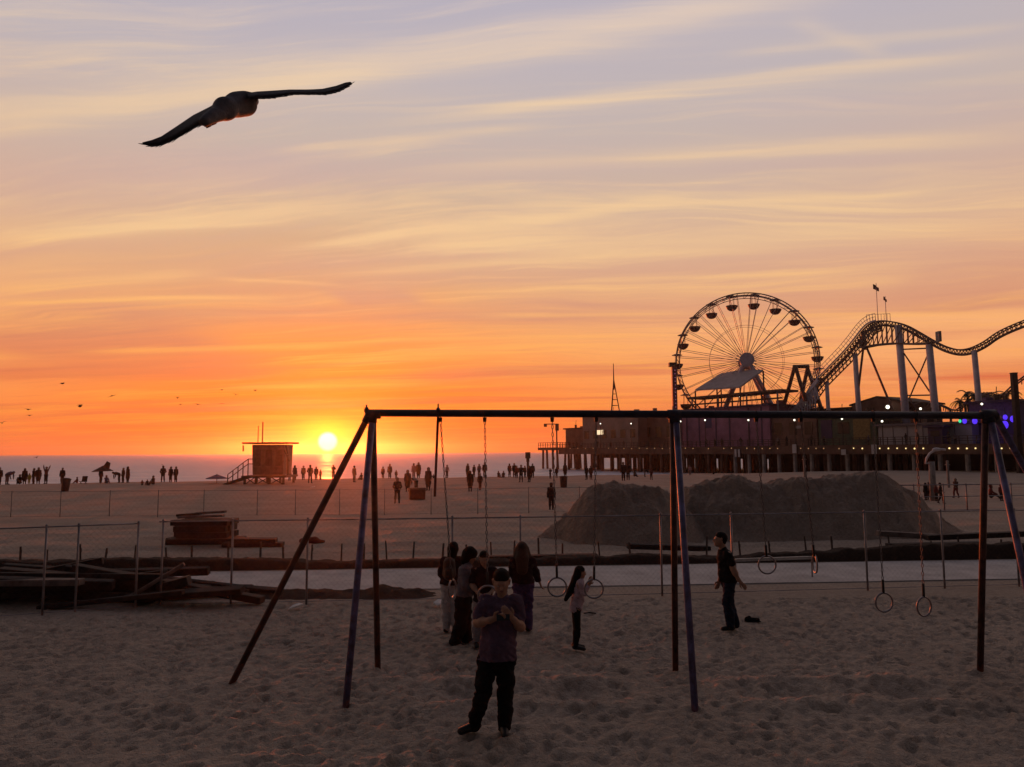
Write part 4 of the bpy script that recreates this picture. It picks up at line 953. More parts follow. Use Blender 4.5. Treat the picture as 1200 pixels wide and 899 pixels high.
def buildings():
    pur = mat('purple painted boards', (.26, .12, .20), .8, .3, .4); brn = mat('brown boards', (.17, .095, .075), .85, .4, .5); grey = mat('grey boards', (.22, .16, .145), .8, .3, .4)
    whi = mat('white painted panel', (.33, .30, .32), .7, .2, .5); dkp = mat('deep purple panel', (.055, .030, .085), .7, .3, .5); dkr = mat('dark shingle roof', (.05, .032, .03), .9, .3, 1); glassd = mat('dark window glass', (.02, .018, .02), .2, .2)
    ylw = mat('faded yellow panel', (.22, .15, .06), .8, .3); grn = mat('dull green panel', (.07, .09, .06), .8, .3); litw = mat('lit window', (.8, .6, .4), .5, .1, emit=(1, .75, .45), power=1.1)
    wins = lambda n, z0, z1, m_: tuple(('window', (i + .22) / n, (i + .72) / n, z0, z1, m_) for i in range(n))
    block('restaurant', 'grey flat roofed restaurant at the sea end of the pier', 'building', 683, 748, 487, 4, 14, grey, dkr, parts=wins(6, .30, .55, glassd) + (('lit_panel', .28, .40, .42, .56, litw),))
    block('shed', 'low brown shed beyond the restaurant at the sea end of the pier', 'building', 663, 684, 503, 5, 9, brn, dkr)
    block('kiosk', 'small dark kiosk on the roofline just left of the purple hall', 'building', 742, 792, 485, 7, 12, brn, dkr, parts=wins(4, .3, .6, glassd))
    block('arcade_hall', 'wide purple painted hall in front of the big wheel', 'building', 790, 903, 479, 3.5, 13, pur, dkp, parts=(('panel', .02, .10, .05, .9, dkp), ('window', .36, .43, .50, .82, mat('blue panel', (.05, .05, .14), .7, .3))) + tuple(('board', f, f + .012, .02, .98, dkp) for f in (.15, .29, .47, .61, .80, .92)))
    block('snack_stand', 'brown snack stand right of the purple hall', 'building', 905, 958, 486, 4, 9, brn, dkr, parts=wins(3, .35, .75, glassd) + (('sign_panel', .55, .68, .55, .64, whi),))
    block('ride_booth', 'green and yellow ride booth under the long coaster slope', 'building', 960, 1028, 488, 4, 8, grn, dkr, parts=(('panel', .62, .90, .2, .9, ylw), ('panel', .05, .25, .25, .9, dkp), ('window', .35, .55, .4, .8, glassd)))
    block('trailer', 'long pale trailer behind the pier railing at the right', 'trailer', 1030, 1140, 498, 3, 6, whi, mat('trailer roof', (.12, .10, .12), .7, .2), parts=tuple(('panel_joint', f, f + .006, .02, .98, mat('joint', (.12, .1, .11), .8)) for f in (.17, .33, .5, .67, .83)))
    block('ticket_booth', 'dark purple ticket booth in front of the pale trailer', 'booth', 1088, 1105, 501, .9, 1.8, dkp, dkp, parts=(('window', .2, .8, .45, .8, glassd),))
    block('gabled_hall', 'dark gabled roof between the coaster columns', 'building', 1000, 1062, 474, 16, 12, brn, dkr, peak=1.2)
    block('awning_building', 'violet fronted building with blue lights at the right edge of the pier', 'building', 1138, 1194, 472, 5, 9, mat('violet awning', (.10, .06, .17), .8, .3), dkp, parts=(('panel', .05, .95, .2, .55, dkp),))
    block('back_hall', 'dark low hall behind the green booth', 'building', 930, 1000, 481, 20, 10, brn, dkr)
    block('far_hall', 'dark hall at the far right end of the pier', 'building', 1150, 1290, 486, 14, 10, brn, dkr)
    # blue lights on the awning building and by the booth
    blu = mat('blue lamp', (.1, .1, .9), .4, .05, emit=(.09, .03, .85), power=1.1); cy = mat('green lamp', (.1, .9, .5), .4, .05, emit=(.05, .9, .35), power=.9)
    for px, py, r_, m_, lab in [(1126.5, 493.5, .28, cy, 'small green lit lamp at the left of the blue row'), (1132, 493.5, .42, blu, 'blue lamp beside the green one under the beam'), (1144, 493.5, .48, blu, 'blue lamp nearest the right hand legs, left of them'), (1162, 497, .5, blu, 'blue lamp just right of the frame legs'), (1165, 503, .45, blu, 'blue lamp below the one right of the frame legs'),
                                (1171, 490, .45, blu, 'upper left blue lantern of the hanging cluster'), (1179, 498, .62, blu, 'big lowest blue lantern of the hanging cluster'), (1180, 489, .4, blu, 'upper middle blue lantern of the hanging cluster'), (1189, 491, .5, blu, 'rightmost blue lantern of the hanging cluster')]:
        c = W_(px, py, 2.4); t = thing('lantern', lab, 'lantern', c, 0, 'blue lanterns at the right end'); m = MB(); m.ball((0, 0, 0), (r_ * .72, r_ * .72, r_ * .95), 8, 6); m.build('globe', m_, t, True)
        m = MB(); m.tube([(0, 0, r_ * 1.1), (0, 0, r_ * 1.1 + .9)], .05, 5); m.ball((0, 0, r_ * 1.15), (.2, .2, .1), 6, 4); m.build('hanger', RAILM, t)
    # lamp posts with white globes
    lamps = [(704, 497, 'between the restaurant windows'), (740, 497, 'at the right end of the restaurant'), (798, 494.5, 'at the left end of the purple hall'), (827, 493, 'at the middle of the purple hall'), (878, 493, 'at the right part of the purple hall'), (932, 493, 'before the snack stand'), (988, 491.5, 'before the green booth'), (1035, 494.5, 'at the left end of the pale trailer')]
    for px, py, lab in lamps:
        b = W_(px, 521, 1.2); b.z = ZD; z = W_(px, py, 1.2).z - ZD; t = thing('lamp_post', 'lit globe lamp on a thin post ' + lab, 'lamp post', b, 0, 'lamp posts along the pier')
        m = MB(); m.tube([(0, 0, 0), (0, 0, z)], [.10, .06], 6); m.build('pole', RAILM, t); m = MB(); m.ball((0, 0, z + .1), .17 if px > 790 else .14, 8, 6); m.build('globe', LAMP, t, True)
    for px, py, off, r_, lab in [(869, 464, 9, .26, 'bright work light under the flat roof below the big wheel'), (1042.5, 477, 15, .34, 'bright flood light beside the gabled roof'), (946, 474, 14, .24, 'small flood light at the foot of the coaster slope'), (1153.5, 473.5, 4.2, .16, 'small white light on top of the violet building'), (1081, 479, 12, .2, 'low flood light between the two tall coaster columns')]:
        c = W_(px, py, off); t = thing('flood_light', lab, 'flood light', c); m = MB(); m.ball((0, 0, 0), r_, 8, 6); m.build('glass', LAMP, t, True)
        m = MB(); m.box((0, r_ * .9, 0), (r_ * 2.2, r_, r_ * 2.2)); m.tube([(0, r_ * .9, 0), (0, r_ * .9, ZD - c.z)], .07, 5); m.build('bracket', RAILM, t)
    # blank signs hung on the pier's edge
    sg = mat('white sign board', (.42, .40, .42), .7, .15)
    for px, py, w, h, lab in [(861.5, 531, 2.2, 9, 'narrow pale sign on the pier edge, left one of the pair'), (865.5, 531, 2.2, 9, 'narrow pale sign on the pier edge, right one of the pair'), (930.5, 526, 4.6, 10.5, 'upright white sign on the pier edge before the snack stand'), (988, 530, 5.5, 6.5, 'dull square sign on the pier edge before the green booth'), (1023.8, 526.5, 6, 11, 'brightest white sign on the pier edge at the row of bright bulbs')]:
        a = W_(px - w / 2, py + h / 2, -.45); b = W_(px + w / 2, py - h / 2, -.45); t = thing('sign', lab, 'sign', a, 0, 'blank signs on the pier edge'); d = Vector((b.x - a.x, b.y - a.y, 0)); hh = b.z - a.z
        m = MB(); m.prism([(0, 0, 0), d, d + Vector((0, 0, hh)), (0, 0, hh)], Vector((*PN, 0)) * .06); m.build('board', sg, t); m = MB(); m.prism([d * .45 + Vector((0, 0, hh * .2)) + Vector((*PN, 0)) * .065, d * .55 + Vector((0, 0, hh * .2)) + Vector((*PN, 0)) * .065, d * .55 + Vector((0, 0, hh * .8)) + Vector((*PN, 0)) * .065, d * .45 + Vector((0, 0, hh * .8)) + Vector((*PN, 0)) * .065], Vector((*PN, 0)) * .24); m.build('bracket', RAILM, t)
    # mast on the restaurant
    b = W_(720.5, 482, 8); tp = W_(720.5, 426, 8); t = thing('mast', 'thin lattice mast on a tripod above the restaurant roof', 'mast', b); hgt = tp.z - b.z; m = MB(); m.tube([(0, 0, hgt * .45), (0, 0, hgt)], [.22, .08], 6); m.build('pole', RAILM, t)
    for k in range(3):
        an = R(90 + 120 * k + 20); m = MB(); m.tube([(math.cos(an) * 1.3, math.sin(an) * 1.3, 0), (0, 0, hgt * .66)], .14, 6); m.build('leg', RAILM, t)
    m = MB(); m.box((0, 0, -.1), (3.2, 3.2, .5)); m.build('base', RAILM, t); m = MB()
    for f in (.12, .24, .36): m.ring((0, 0, hgt * f), 1.3 * (1 - f / .66), .07, Matrix.Rotation(R(90), 3, 'X'), 3, 4)
    m.build('ties', RAILM, t)
    # post with a cross arm and speakers near the sea end; its neighbour
    for px, top, arm, lab in [(652.5, 497, 1, 'lamp standard with two short arms at the sea end of the pier'), (618.5, 532, 0, 'short signal post in the crowd at the water edge')]:
        if arm: b = W_(px, 540, -.6); b.z = 0
        else: b = at(px, 108)
        tz = P(px, top, b.y).z - b.z; t = thing('lamp_standard' if arm else 'signal_post', lab, 'post', b); m = MB(); m.tube([(0, 0, -1), (0, 0, tz)], .2, 6); m.build('pole', RAILM, t)
        m = MB()
        if arm: m.bar((-2.9, 0, tz), (.3, 0, tz), .22); m.box((-2.9, 0, tz - .3), (.8, .5, .8)); m.box((.1, 0, tz - .8), (.9, .6, 1.8))
        else: m.box((0, 0, tz - .2), (.75, .5, .9)); m.box((0, 0, tz - .9), (.45, .4, .5))
        m.build('lamp_head', RAILM, t)
buildings()

# ------------------------------------------------------------------ the big wheel
def wheel():
    off = 14; b = pier_at(874, off); hub = P(874.3, 423.5, b.y); rad = 80.5 / F * b.y
    t = thing('big_wheel', 'big open spoked fairground wheel with hanging round gondolas', 'big wheel', hub); Mz = Matrix.Rotation(R(-14), 3, 'Z')
    st = mat('wheel steel', (.20, .15, .15), .5, .3, 1, .3); sp = mat('wheel spokes', (.46, .37, .37), .5, .2, 1, .3); hubm = mat('wheel hub panel', (.48, .43, .52), .6, .2, 1); gm = mat('dark red gondola shell', (.10, .025, .022), .5, .3, 1); gc = mat('gondola canopy', (.08, .035, .03), .6, .3, 1)
    dep = 1.25
    for s in (-1, 1):
        m = MB()
        m.ring(Mz @ Vector((0, s * dep, 0)), rad, .13, Mz, 80, 6); m.ring(Mz @ Vector((0, s * dep, 0)), rad - .72, .08, Mz, 80, 6)
        for i in range(80):
            q = 2 * math.pi * i / 80; q2 = q + 2 * math.pi / 80 * (1 if i % 2 else 0); p0 = Mz @ Vector((math.cos(q) * rad, s * dep, math.sin(q) * rad)); p1 = Mz @ Vector((math.cos(q2) * (rad - .72), s * dep, math.sin(q2) * (rad - .72))); m.bar(p0, p1, .075)
        m.build('rim', st, t); m = MB(); m.ring(Mz @ Vector((0, s * dep * 1.15, 0)), rad * .52, .035, Mz, 60, 5); m.build('inner_ring', sp, t)
    m = MB()
    for i in range(20):
        q = 2 * math.pi * (i + .5) / 20; m.bar(Mz @ Vector((math.cos(q) * rad, -dep, math.sin(q) * rad)), Mz @ Vector((math.cos(q) * rad, dep, math.sin(q) * rad)), .16)
    m.build('cross_ties', st, t)
    for i in range(20):
        q = 2 * math.pi * (i + .5) / 20
        for s in (-1, 1):
            for dq in (-.026, .026):
                m = MB(); m.tube([Mz @ Vector((math.cos(q + dq * 2) * 1.5, s * 2.1, math.sin(q + dq * 2) * 1.5)), Mz @ Vector((math.cos(q + dq * 2.2) * rad * .985, s * dep, math.sin(q + dq * 2.2) * rad * .985))], .055, 5); m.build('spoke', sp, t)
    m = MB(); m.tube([Mz @ Vector((0, -2.9, 0)), Mz @ Vector((0, 2.9, 0))], 1.15, 24); h = m.build('hub', st, t)
    m = MB(); m.tube([Mz @ Vector((0, -3.15, 0)), Mz @ Vector((0, -2.91, 0))], 1.5, 28); m.tube([Mz @ Vector((0, -3.32, 0)), Mz @ Vector((0, -3.16, 0))], 1.0, 24); m.build('hub_face', hubm, h)
    m = MB(); m.tube([Mz @ Vector((0, 2.91, 0)), Mz @ Vector((0, 3.15, 0))], 1.5, 28); m.build('hub_face', hubm, h)
    for i in range(20):
        q = 2 * math.pi * (i + .5) / 20 + .02; c = Mz @ Vector((math.cos(q) * (rad - .1), 0, math.sin(q) * (rad - .1)))
        g = MB(); vs = []
        prof = [(.05, -3.30), (.55, -3.20), (.95, -2.90), (1.22, -2.42), (1.27, -2.12), (1.18, -2.12), (.85, -2.80), (.05, -3.0)]
        n = 14
        for r_, z in prof:
            for j in range(n): a = 2 * math.pi * j / n; vs.append(c + Vector((r_ * math.cos(a), r_ * math.sin(a), z)))
        g.add(vs, [(k * n + j, k * n + (j + 1) % n, (k + 1) * n + (j + 1) % n, (k + 1) * n + j) for k in range(len(prof) - 1) for j in range(n)]); go = g.build('gondola', gm, t, True)
        g = MB()
        for sx, sy in ((-.45, -.3), (.45, -.3), (-.45, .3), (.45, .3)): g.tube([c + Vector((sx, sy, -2.2)), c + Vector((sx * .8, sy, -.1))], .045, 5)
        g.build('hanger', st, go); g = MB(); vs = []
        for r_, z in ((.02, .22), (.5, .12), (1.15, -.12), (1.15, -.18), (.02, -.06)):
            for j in range(n): a = 2 * math.pi * j / n; vs.append(c + Vector((r_ * math.cos(a), r_ * math.sin(a), z)))
        g.add(vs, [(k * n + j, k * n + (j + 1) % n, (k + 1) * n + (j + 1) % n, (k + 1) * n + j) for k in range(4) for j in range(n)]); g.build('canopy', gc, go)
    zd = ZD - hub.z
    for s in (-1, 1):
        for sx in (-1, 1):
            m = MB(); a = Mz @ Vector((sx * .5, s * 2.5, -.6)); e = Mz @ Vector((sx * 6.6, s * 4.2, 0)); mid = a.lerp(e, .55); m.tube([a, mid + Vector((sx * .6, 0, zd * .5)), e + Vector((0, 0, zd))], [.45, .50, .55], 8); m.build('support_leg', hubm, t)
    m = MB()
    for sx in (-1, 1):
        for f in (.4, .75): m.bar(Mz @ Vector((sx * (1 + 6 * f), -3.4, zd * f)), Mz @ Vector((sx * (1 + 6 * f), 3.4, zd * f)), .3)
    m.build('leg_ties', st, t)
wheel()
def wheel_station():
    gr = mat('grey canopy fabric', (.40, .36, .38), .75, .15, .8); off = 6.5
    pts = [(816.5, 458.2, 5), (847, 439.6, 12), (865, 436.2, 12.2), (897.5, 435, 12.2), (869.5, 454.8, 5)]
    w = [W_(*p) for p in pts]; b = Vector((w[0].x, w[0].y, ZD)); t = thing('tent_canopy', 'big slanting grey canopy roof in front of the wheel hub', 'canopy', b)
    m = MB(); m.prism([p - b for p in w], (0, 0, .35)); m.build('canopy', gr, t)
    for p in (w[0], w[4], w[1], w[3], w[0].lerp(w[4], .5)): m = MB(); q = p - b; m.tube([(q.x, q.y, 0), q + Vector((0, 0, .05))], .16, 6); m.build('post', RAILM, t)
    a, e = W_(806, 463.5, 4.6), W_(918, 463.5, 4.6); b = Vector((a.x, a.y, ZD)); t = thing('boarding_shelter', 'long flat roofed boarding shelter under the big wheel', 'shelter', b); q = lambda v: Vector(v) - b
    n = Vector((*PN, 0)); m = MB(); zt = (a.z + e.z) / 2; m.prism([q((a.x, a.y, zt)), q((e.x, e.y, zt)), q((e.x, e.y, zt + .42)), q((a.x, a.y, zt + .42))], n * 5); m.build('roof', FASC, t)
    z2 = W_(860, 471.5, 4.6).z; m = MB(); m.prism([q((a.x, a.y, z2)), q((e.x, e.y, z2)), q((e.x, e.y, z2 + .3)), q((a.x, a.y, z2 + .3))], n * .3); m.build('balcony_rail', FASC, t)
    for f in (.05, .2, .35, .5, .65, .8, .95): m = MB(); p = a.lerp(e, f); m.tube([q((p.x, p.y, ZD)) + n * .4, q((p.x, p.y, zt)) + n * .4], .17, 6); m.build('post', mat('white painted panel', (0, 0, 0)) if int(f * 100) % 2 else RAILM, t)
    # tall purple pole with a lamp box, left of the wheel
    b = W_(792, 521, 1.5); b.z = ZD; z = W_(792, 428, 1.5).z - ZD; t = thing('ride_pole', 'tall purple square pole topped by a box, left of the big wheel', 'ride pole', b); m = MB(); m.box((0, 0, z / 2), (.95, .95, z)); m.build('pole', mat('purple pole paint', (.13, .045, .10), .6, .3, 1), t)
    m = MB(); m.box((-.3, 0, z + .1), (1.5, 1.2, .9)); m.build('box', RAILM, t); m = MB()
    for k in range(14): m.ball((.1, -.5, z * .35 + k * z * .045), .09, 6, 4)
    m.build('bulbs', mat('pink bulb', (.7, .3, .5), .4, .1, emit=(.9, .35, .6), power=.35), t)
    # the two legged swing ride frame
    off = 8; L = lambda px, py, o_=8: W_(px, py, o_); b = L(936, 520); b.z = ZD; t = thing('swing_ride_frame', 'dark red A shaped ride frame between the wheel and the coaster slope', 'ride frame', b); q = lambda v: v - b; m_ = mat('ride frame steel', (.10, .045, .04), .6, .4, 1)
    for x0, y0, x1, y1, oo in [(934.8, 430, 919, 480, 8), (936, 430, 946, 470, 8), (950.5, 430, 940, 470, 11), (949.5, 430, 964, 478, 11)]: m = MB(); m.tube([q(L(x0, y0, oo)), q(L(x1, y1, oo))], .36, 6); m.build('leg', m_, t)
    m = MB(); m.tube([q(L(933.5, 429.6, 8)), q(L(951.5, 429.6, 11))], .36, 6); m.build('top_beam', m_, t)
wheel_station()

# ------------------------------------------------------------------ the coaster
def coaster():
    steel = mat('coaster track steel', (.13, .075, .07), .55, .3, 1, .2); colm = mat('white coaster column', (.52, .47, .55), .6, .2, 1); tr = mat('coaster lattice', (.15, .10, .10), .6, .3, 1)
    OFF = 10.0; top = [(925, 487), (934, 481), (948, 466), (962, 448), (980, 430), (997, 413.5), (1010, 399), (1020, 387), (1029, 379.5), (1041, 376.3), (1055, 377.5), (1069, 381.5), (1083, 389), (1099, 398.5), (1114, 406), (1130, 410), (1145, 408.5), (1162, 401), (1179, 390), (1200, 380.5), (1225, 372), (1250, 369)]
    w = [W_(x, y, OFF) for x, y in top]; b = W_(1062, 520, OFF); b.z = ZD; t = thing('roller_coaster', 'steel coaster with a long lift slope, one crest and a dip on white columns', 'roller coaster', b); q = lambda v: Vector(v) - b
    pts = []                                         # Catmull-Rom
    for i in range(len(w) - 1):
        p0, p1, p2, p3 = w[max(i - 1, 0)], w[i], w[i + 1], w[min(i + 2, len(w) - 1)]
        for k in range(4):
            u = k / 4; pts.append(.5 * (2 * p1 + (p2 - p0) * u + (2 * p0 - 5 * p1 + 4 * p2 - p3) * u * u + (3 * p1 - p0 - 3 * p2 + p3) * u ** 3))
    pts.append(w[-1]); pts = [q(p) for p in pts]; n = Vector((*PN, 0))
    for s in (-.55, .55): m = MB(); m.tube([p + n * s for p in pts], .11, 6); m.build('rail', steel, t)
    m = MB(); m.tube([p - Vector((0, 0, .75)) for p in pts], .20, 6)
    m.build('spine', steel, t); m = MB()
    for i in range(0, len(pts)):
        p = pts[i]; m.bar(p - n * .6, p + n * .6, .12); m.bar(p - n * .5, p - Vector((0, 0, .75)), .10); m.bar(p + n * .5, p - Vector((0, 0, .75)), .10)
    m.build('cross_ties', steel, t)
    # lift slope truss and walkway
    lift = [p for p in pts if p.x + b.x < W_(1041, 376, OFF).x]
    m = MB(); low = []
    for i, p in enumerate(lift):
        d = (lift[min(i + 1, len(lift) - 1)] - lift[max(i - 1, 0)]).normalized(); nn = Vector((d.z * PD.x * 0 + 0, 0, 0)); up = d.cross(n).normalized(); up = up if up.z > 0 else -up
        low.append(p - up * 1.55)
    for s in (-.7, .7):
        m.tube([p + n * s for p in low], .13, 5)
        for i in range(0, len(low) - 1): m.bar(low[i] + n * s, lift[i + 1] + n * s, .11); m.bar(low[i] + n * s, lift[i] + n * s, .09)
    m.build('lift_truss', tr, t); m = MB(); hr = []
    for i, p in enumerate(lift):
        d = (lift[min(i + 1, len(lift) - 1)] - lift[max(i - 1, 0)]).normalized(); up = d.cross(n).normalized(); up = up if up.z > 0 else -up; hr.append(p + up * 1.35)
        m.bar(p + n * -1.0 + up * .1, hr[-1] + n * -1.0, .05)
    for f in (1.0, .55): m.tube([p.lerp(h_, f) - n * 1.0 for p, h_ in zip(lift, hr)], .05, 4)
    m.build('walkway_railing', colm, t); m = MB()
    for s in (-1.0,): m.tube([p - n * 1.0 + Vector((0, 0, .1)) for p in lift], .14, 4)
    m.build('walkway', colm, t)
    # crest platform rail and the arched truss below the crest
    m = MB(); a, e = q(W_(1027, 378, OFF)), q(W_(1055, 377, OFF)); hh = Vector((0, 0, 1.3))
    for i in range(9): p = a.lerp(e, i / 8) - n; m.bar(p, p + hh, .06)
    m.bar(a - n + hh, e - n + hh, .06); m.build('crest_railing', colm, t)
    m = MB(); chord = [q(W_(x, y, OFF)) for x, y in [(1014, 408), (1022, 406.5), (1032, 404.5), (1043, 403.3), (1055, 402.6), (1068, 403), (1080, 403.2), (1093, 402.8), (1101, 401)]]
    hi = [q(W_(x, y, OFF)) for x, y in [(1010, 402), (1022, 390), (1032, 382), (1043, 378.6), (1055, 380), (1068, 383.5), (1080, 389), (1093, 396.5), (1101, 400)]]
    for s in (-.6, .6):
        m.tube([p + n * s for p in chord], .15, 5)
        for i in range(len(chord)):
            m.bar(chord[i] + n * s, hi[i] + n * s, .13)
            if i: m.bar(chord[i - 1] + n * s, hi[i] + n * s, .11)
            if i: m.bar((chord[i - 1] + chord[i]) / 2 + n * s, (hi[i - 1] + hi[i]) / 2 + n * s, .09)
    m.build('crest_truss', tr, t)
    # columns
    for px, y, r_, lean in [(1007, 413, .42, 2), (1060, 380, .56, 4), (1095.5, 402, .54, 4), (1148.5, 409, .42, 3), (972, 446, .34, 1), (1228, 376, .42, 3)]:
        p0, p1 = q(W_(px, y, OFF)), q(W_(px + lean, 505, OFF)); p1.z = 0; m = MB(); m.tube([p1, p0 - Vector((0, 0, .2))], [r_ * 1.12, r_], 10); m.build('column', colm, t, True)
    m = MB()
    for x0, y0, x1, y1, r_ in [(1065, 414, 1096, 464, .13), (1095, 412, 1068, 468, .13), (1063, 409.5, 1096, 408, .12), (1067, 463.5, 1098, 463, .12), (1068, 466, 1076, 478, .12), (1097, 466, 1088, 478, .12)]: m.tube([q(W_(x0, y0, OFF)), q(W_(x1, y1, OFF))], r_, 6)
    m.build('cross_brace', steel, t)
    for x0, y0, x1, y1 in [(1017, 409, 1004, 486), (1021.5, 408, 1048, 480), (1018, 388, 1018, 410)]: m = MB(); m.tube([q(W_(x0, y0, OFF)), q(W_(x1, y1, OFF))], .19 if x0 != 1018 or y0 != 388 else .4, 6); m.build('guy_strut', steel, t)
    # flags, control box, lower helix
    for px, b0, tp, fw, fh in [(1036.3, 377, 332, 7.0, 11), (1046.3, 377, 347, 4.0, 8)]:
        a, e = q(W_(px, b0, OFF)), q(W_(px, tp, OFF)); m = MB(); m.tube([a, e], .055, 5); fp = m.build('flagpole', colm, t)
        k = (W_(px + 1, 400, OFF) - W_(px, 400, OFF)).length; kz = (W_(px, 400, OFF).z - W_(px, 401, OFF).z); dx = (W_(px + 1, 400, OFF) - W_(px, 400, OFF)); dx.z = 0; dx.normalize()
        m = MB(); vs = []; n_ = 7
        for i in range(n_):
            f = i / (n_ - 1); c = e - dx * k * fw * .55 + dx * k * fw * f - Vector((0, 0, kz * fh * .55 * f)) + n * .25 * math.sin(f * 6)
            vs += [c, c - Vector((0, 0, kz * fh * (.55 - .15 * f)))]
        vs += [v + n * .05 for v in vs]; K = 2 * n_
        m.add(vs, [(2 * i, 2 * i + 2, 2 * i + 3, 2 * i + 1) for i in range(n_ - 1)] + [(K + 2 * i, K + 2 * i + 1, K + 2 * i + 3, K + 2 * i + 2) for i in range(n_ - 1)]); m.build('flag', mat('dark red flag', (.10, .03, .03), .9, .4, 1), fp, True)
    a, e = q(W_(1104, 401, OFF - 1.2)), q(W_(1110.5, 388, OFF - 1.2)); m = MB(); m.box(((a.x + e.x) / 2, (a.y + e.y) / 2, (a.z + e.z) / 2), ((e.x - a.x) * .9, 1.0, e.z - a.z)); m.build('control_box', mat('grey metal box', (.22, .18, .19), .6, .2), t)
    m = MB(); a = q(W_(936, 478, OFF - 1)); 
    for i in range(9):
        p = q(W_(932 + i * 3.2, 480 - i * 3.6, OFF - 1.2)); m.bar(Vector((p.x, p.y, 0)), p, .22); p2 = q(W_(936 + i * 3.2, 484 - i * 2.0, OFF - 1.2)); m.bar(p, p2, .3)
    m.bar(q(W_(928, 486, OFF - 1.2)), q(W_(962, 446, OFF - 1.2)), .5); m.build('slope_gantry', colm, t)
    sec = [(1066, 484), (1074, 475), (1084, 471.5), (1096, 472), (1108, 476), (1116, 480), (1124, 481), (1134, 474), (1142, 464), (1152, 461), (1166, 467), (1180, 463), (1196, 449), (1215, 436)]
    w2 = [q(W_(x, y, OFF + 8)) for x, y in sec]; b2 = W_(1100, 500, OFF + 8); b2.z = ZD; t2 = thing('small_coaster', 'low dark looping coaster track behind the tall columns', 'roller coaster', b2); sh = b - b2; w2 = [p + sh for p in w2]
    for s in (-.5, .5): m = MB(); m.tube([p + n * s for p in w2], .13, 6); m.build('rail', steel, t2)
    m = MB()
    for a, e in zip(w2, w2[1:]):
        for f in (0, .33, .66): p = a.lerp(e, f); m.bar(p - n * .5, p + n * .5, .1); m.bar(p, p - Vector((0, 0, .8)), .1)
    m.build('cross_ties', steel, t2)
    for p in w2[1::2]: m = MB(); m.tube([(p.x, p.y, 0), p], .2, 6); m.build('support', steel, t2)
coaster()

# ------------------------------------------------------------------ palms, mast, street lamp at the right
def palm(px, py, off, r_, label, nf=16):
    c = W_(px, py, off); b = c.copy(); b.z = ZD if c.z > ZD + 1 else 0; t = thing('palm_tree', label, 'palm', b, 0, 'palms behind the coaster'); h = c.z - b.z; rr = random.Random(px)
    m = MB(); m.tube([(rr.uniform(-.2, .2), 0, 0), (.1, 0, h * .5), (0, 0, h)], [.26, .19, .17], 8); m.build('trunk', mat('palm trunk', (.05, .035, .03), .9, .4, 3), t)
    m = MB()
    for i in range(nf):
        a = 2 * math.pi * i / nf + rr.uniform(-.2, .2); el = rr.uniform(-.2, 1.1); L = r_ * rr.uniform(.8, 1.1); prev = Vector((0, 0, h)); d = Vector((math.cos(a) * math.cos(el), math.sin(a) * math.cos(el), math.sin(el)))
        for k in range(7):
            d = (d + Vector((0, 0, -.26))).normalized(); nx = prev + d * L / 7; sd = d.cross(Vector((0, 0, 1))).normalized(); m.tube([prev, nx], .03, 3)
            for s in (-1, 1):
                for f in (.0, .5):
                    q = prev.lerp(nx, f); tip = q + sd * s * (r_ * .22 * (1 - k / 9)) + d * r_ * .12 - Vector((0, 0, r_ * .09)); w = d * .07
                    m.add([q - w, q + w, tip, q - w + Vector((0, 0, .012)), q + w + Vector((0, 0, .012))], [(0, 1, 2), (4, 3, 2), (0, 3, 4, 1)])
            prev = nx
    m.build('crown', mat('palm fronds', (.05, .055, .03), .8, .4, 2), t)
palm(1137, 461, 16, 1.8, 'small upright palm left of the violet building', 14); palm(1128, 470, 20, 2.2, 'drooping palm just left of the violet building', 14)
palm(1158, 463, 22, 2.6, 'rounded palm right of the coaster column'); palm(1171, 466, 24, 2.6, 'low bushy palm in the middle of the right hand palms'); palm(1183, 461, 26, 3.0, 'broad palm nearest the dark pole at the right edge'); palm(1147, 462, 25, 1.8, 'narrow palm directly behind the coaster column')
def right_side():
    b = W_(1193.5, 560, -2.0); b.z = gz(b.x, b.y); z = P(1193, 440, b.y).z - b.z; t = thing('utility_pole', 'tall dark square pole at the right edge of the picture', 'pole', b); m = MB(); m.box((0, 0, z / 2), (.62, .62, z + .6)); m.build('pole', mat('dark tarred pole', (.028, .017, .015), .8, .3), t); m = MB(); m.box((0, 0, z + .32), (.7, .7, .1)); m.build('cap', mat('dark tarred pole', (0, 0, 0)), t)
    for px, top, D, lab in [(942, 535, 62, 'thin pale post before the pier, below the white sign'), (1109.5, 541, 62, 'thin pale post right of the curved street lamp')]:
        p = at(px, D); z = P(px, top, D).z; o = MB(); o.tube([(0, 0, -.3), (0, 0, z)], .10, 8); o.ball((0, 0, z), .12, 8, 4); o.box((0, 0, z - .25), (.3, .24, .07)); o = o.build('post', CONC); o.location = p; tag(o, lab, 'post')
    D = 47; p = at(1091, D); t = thing('street_lamp', 'pale street lamp with a long curved arm standing on the sand before the pier', 'street lamp', p); z = P(1091, 541, D).z; m = MB(); m.tube([(0, 0, -.3), (0, 0, z)], [.21, .18], 10); m.build('pole', CONC, t, True)
    arc = [P(x, y, D) - p for x, y in [(1084.5, 543), (1086, 537), (1089.5, 531.5), (1094, 528.5), (1098, 527.2), (1103, 526.6), (1108, 527)]]; m = MB(); m.tube([Vector((0, 0, z - .1)), arc[0], *arc[1:]], .07, 8); m.build('arm', mat('pale lamp arm', (.55, .52, .55), .5, .1), t, True)
    m = MB(); m.ball(P(1097.5, 526.8, D) - p, (.30, .16, .12), 10, 6); m.build('lamp_head', mat('pale lamp arm', (0, 0, 0)), t, True)
right_side()
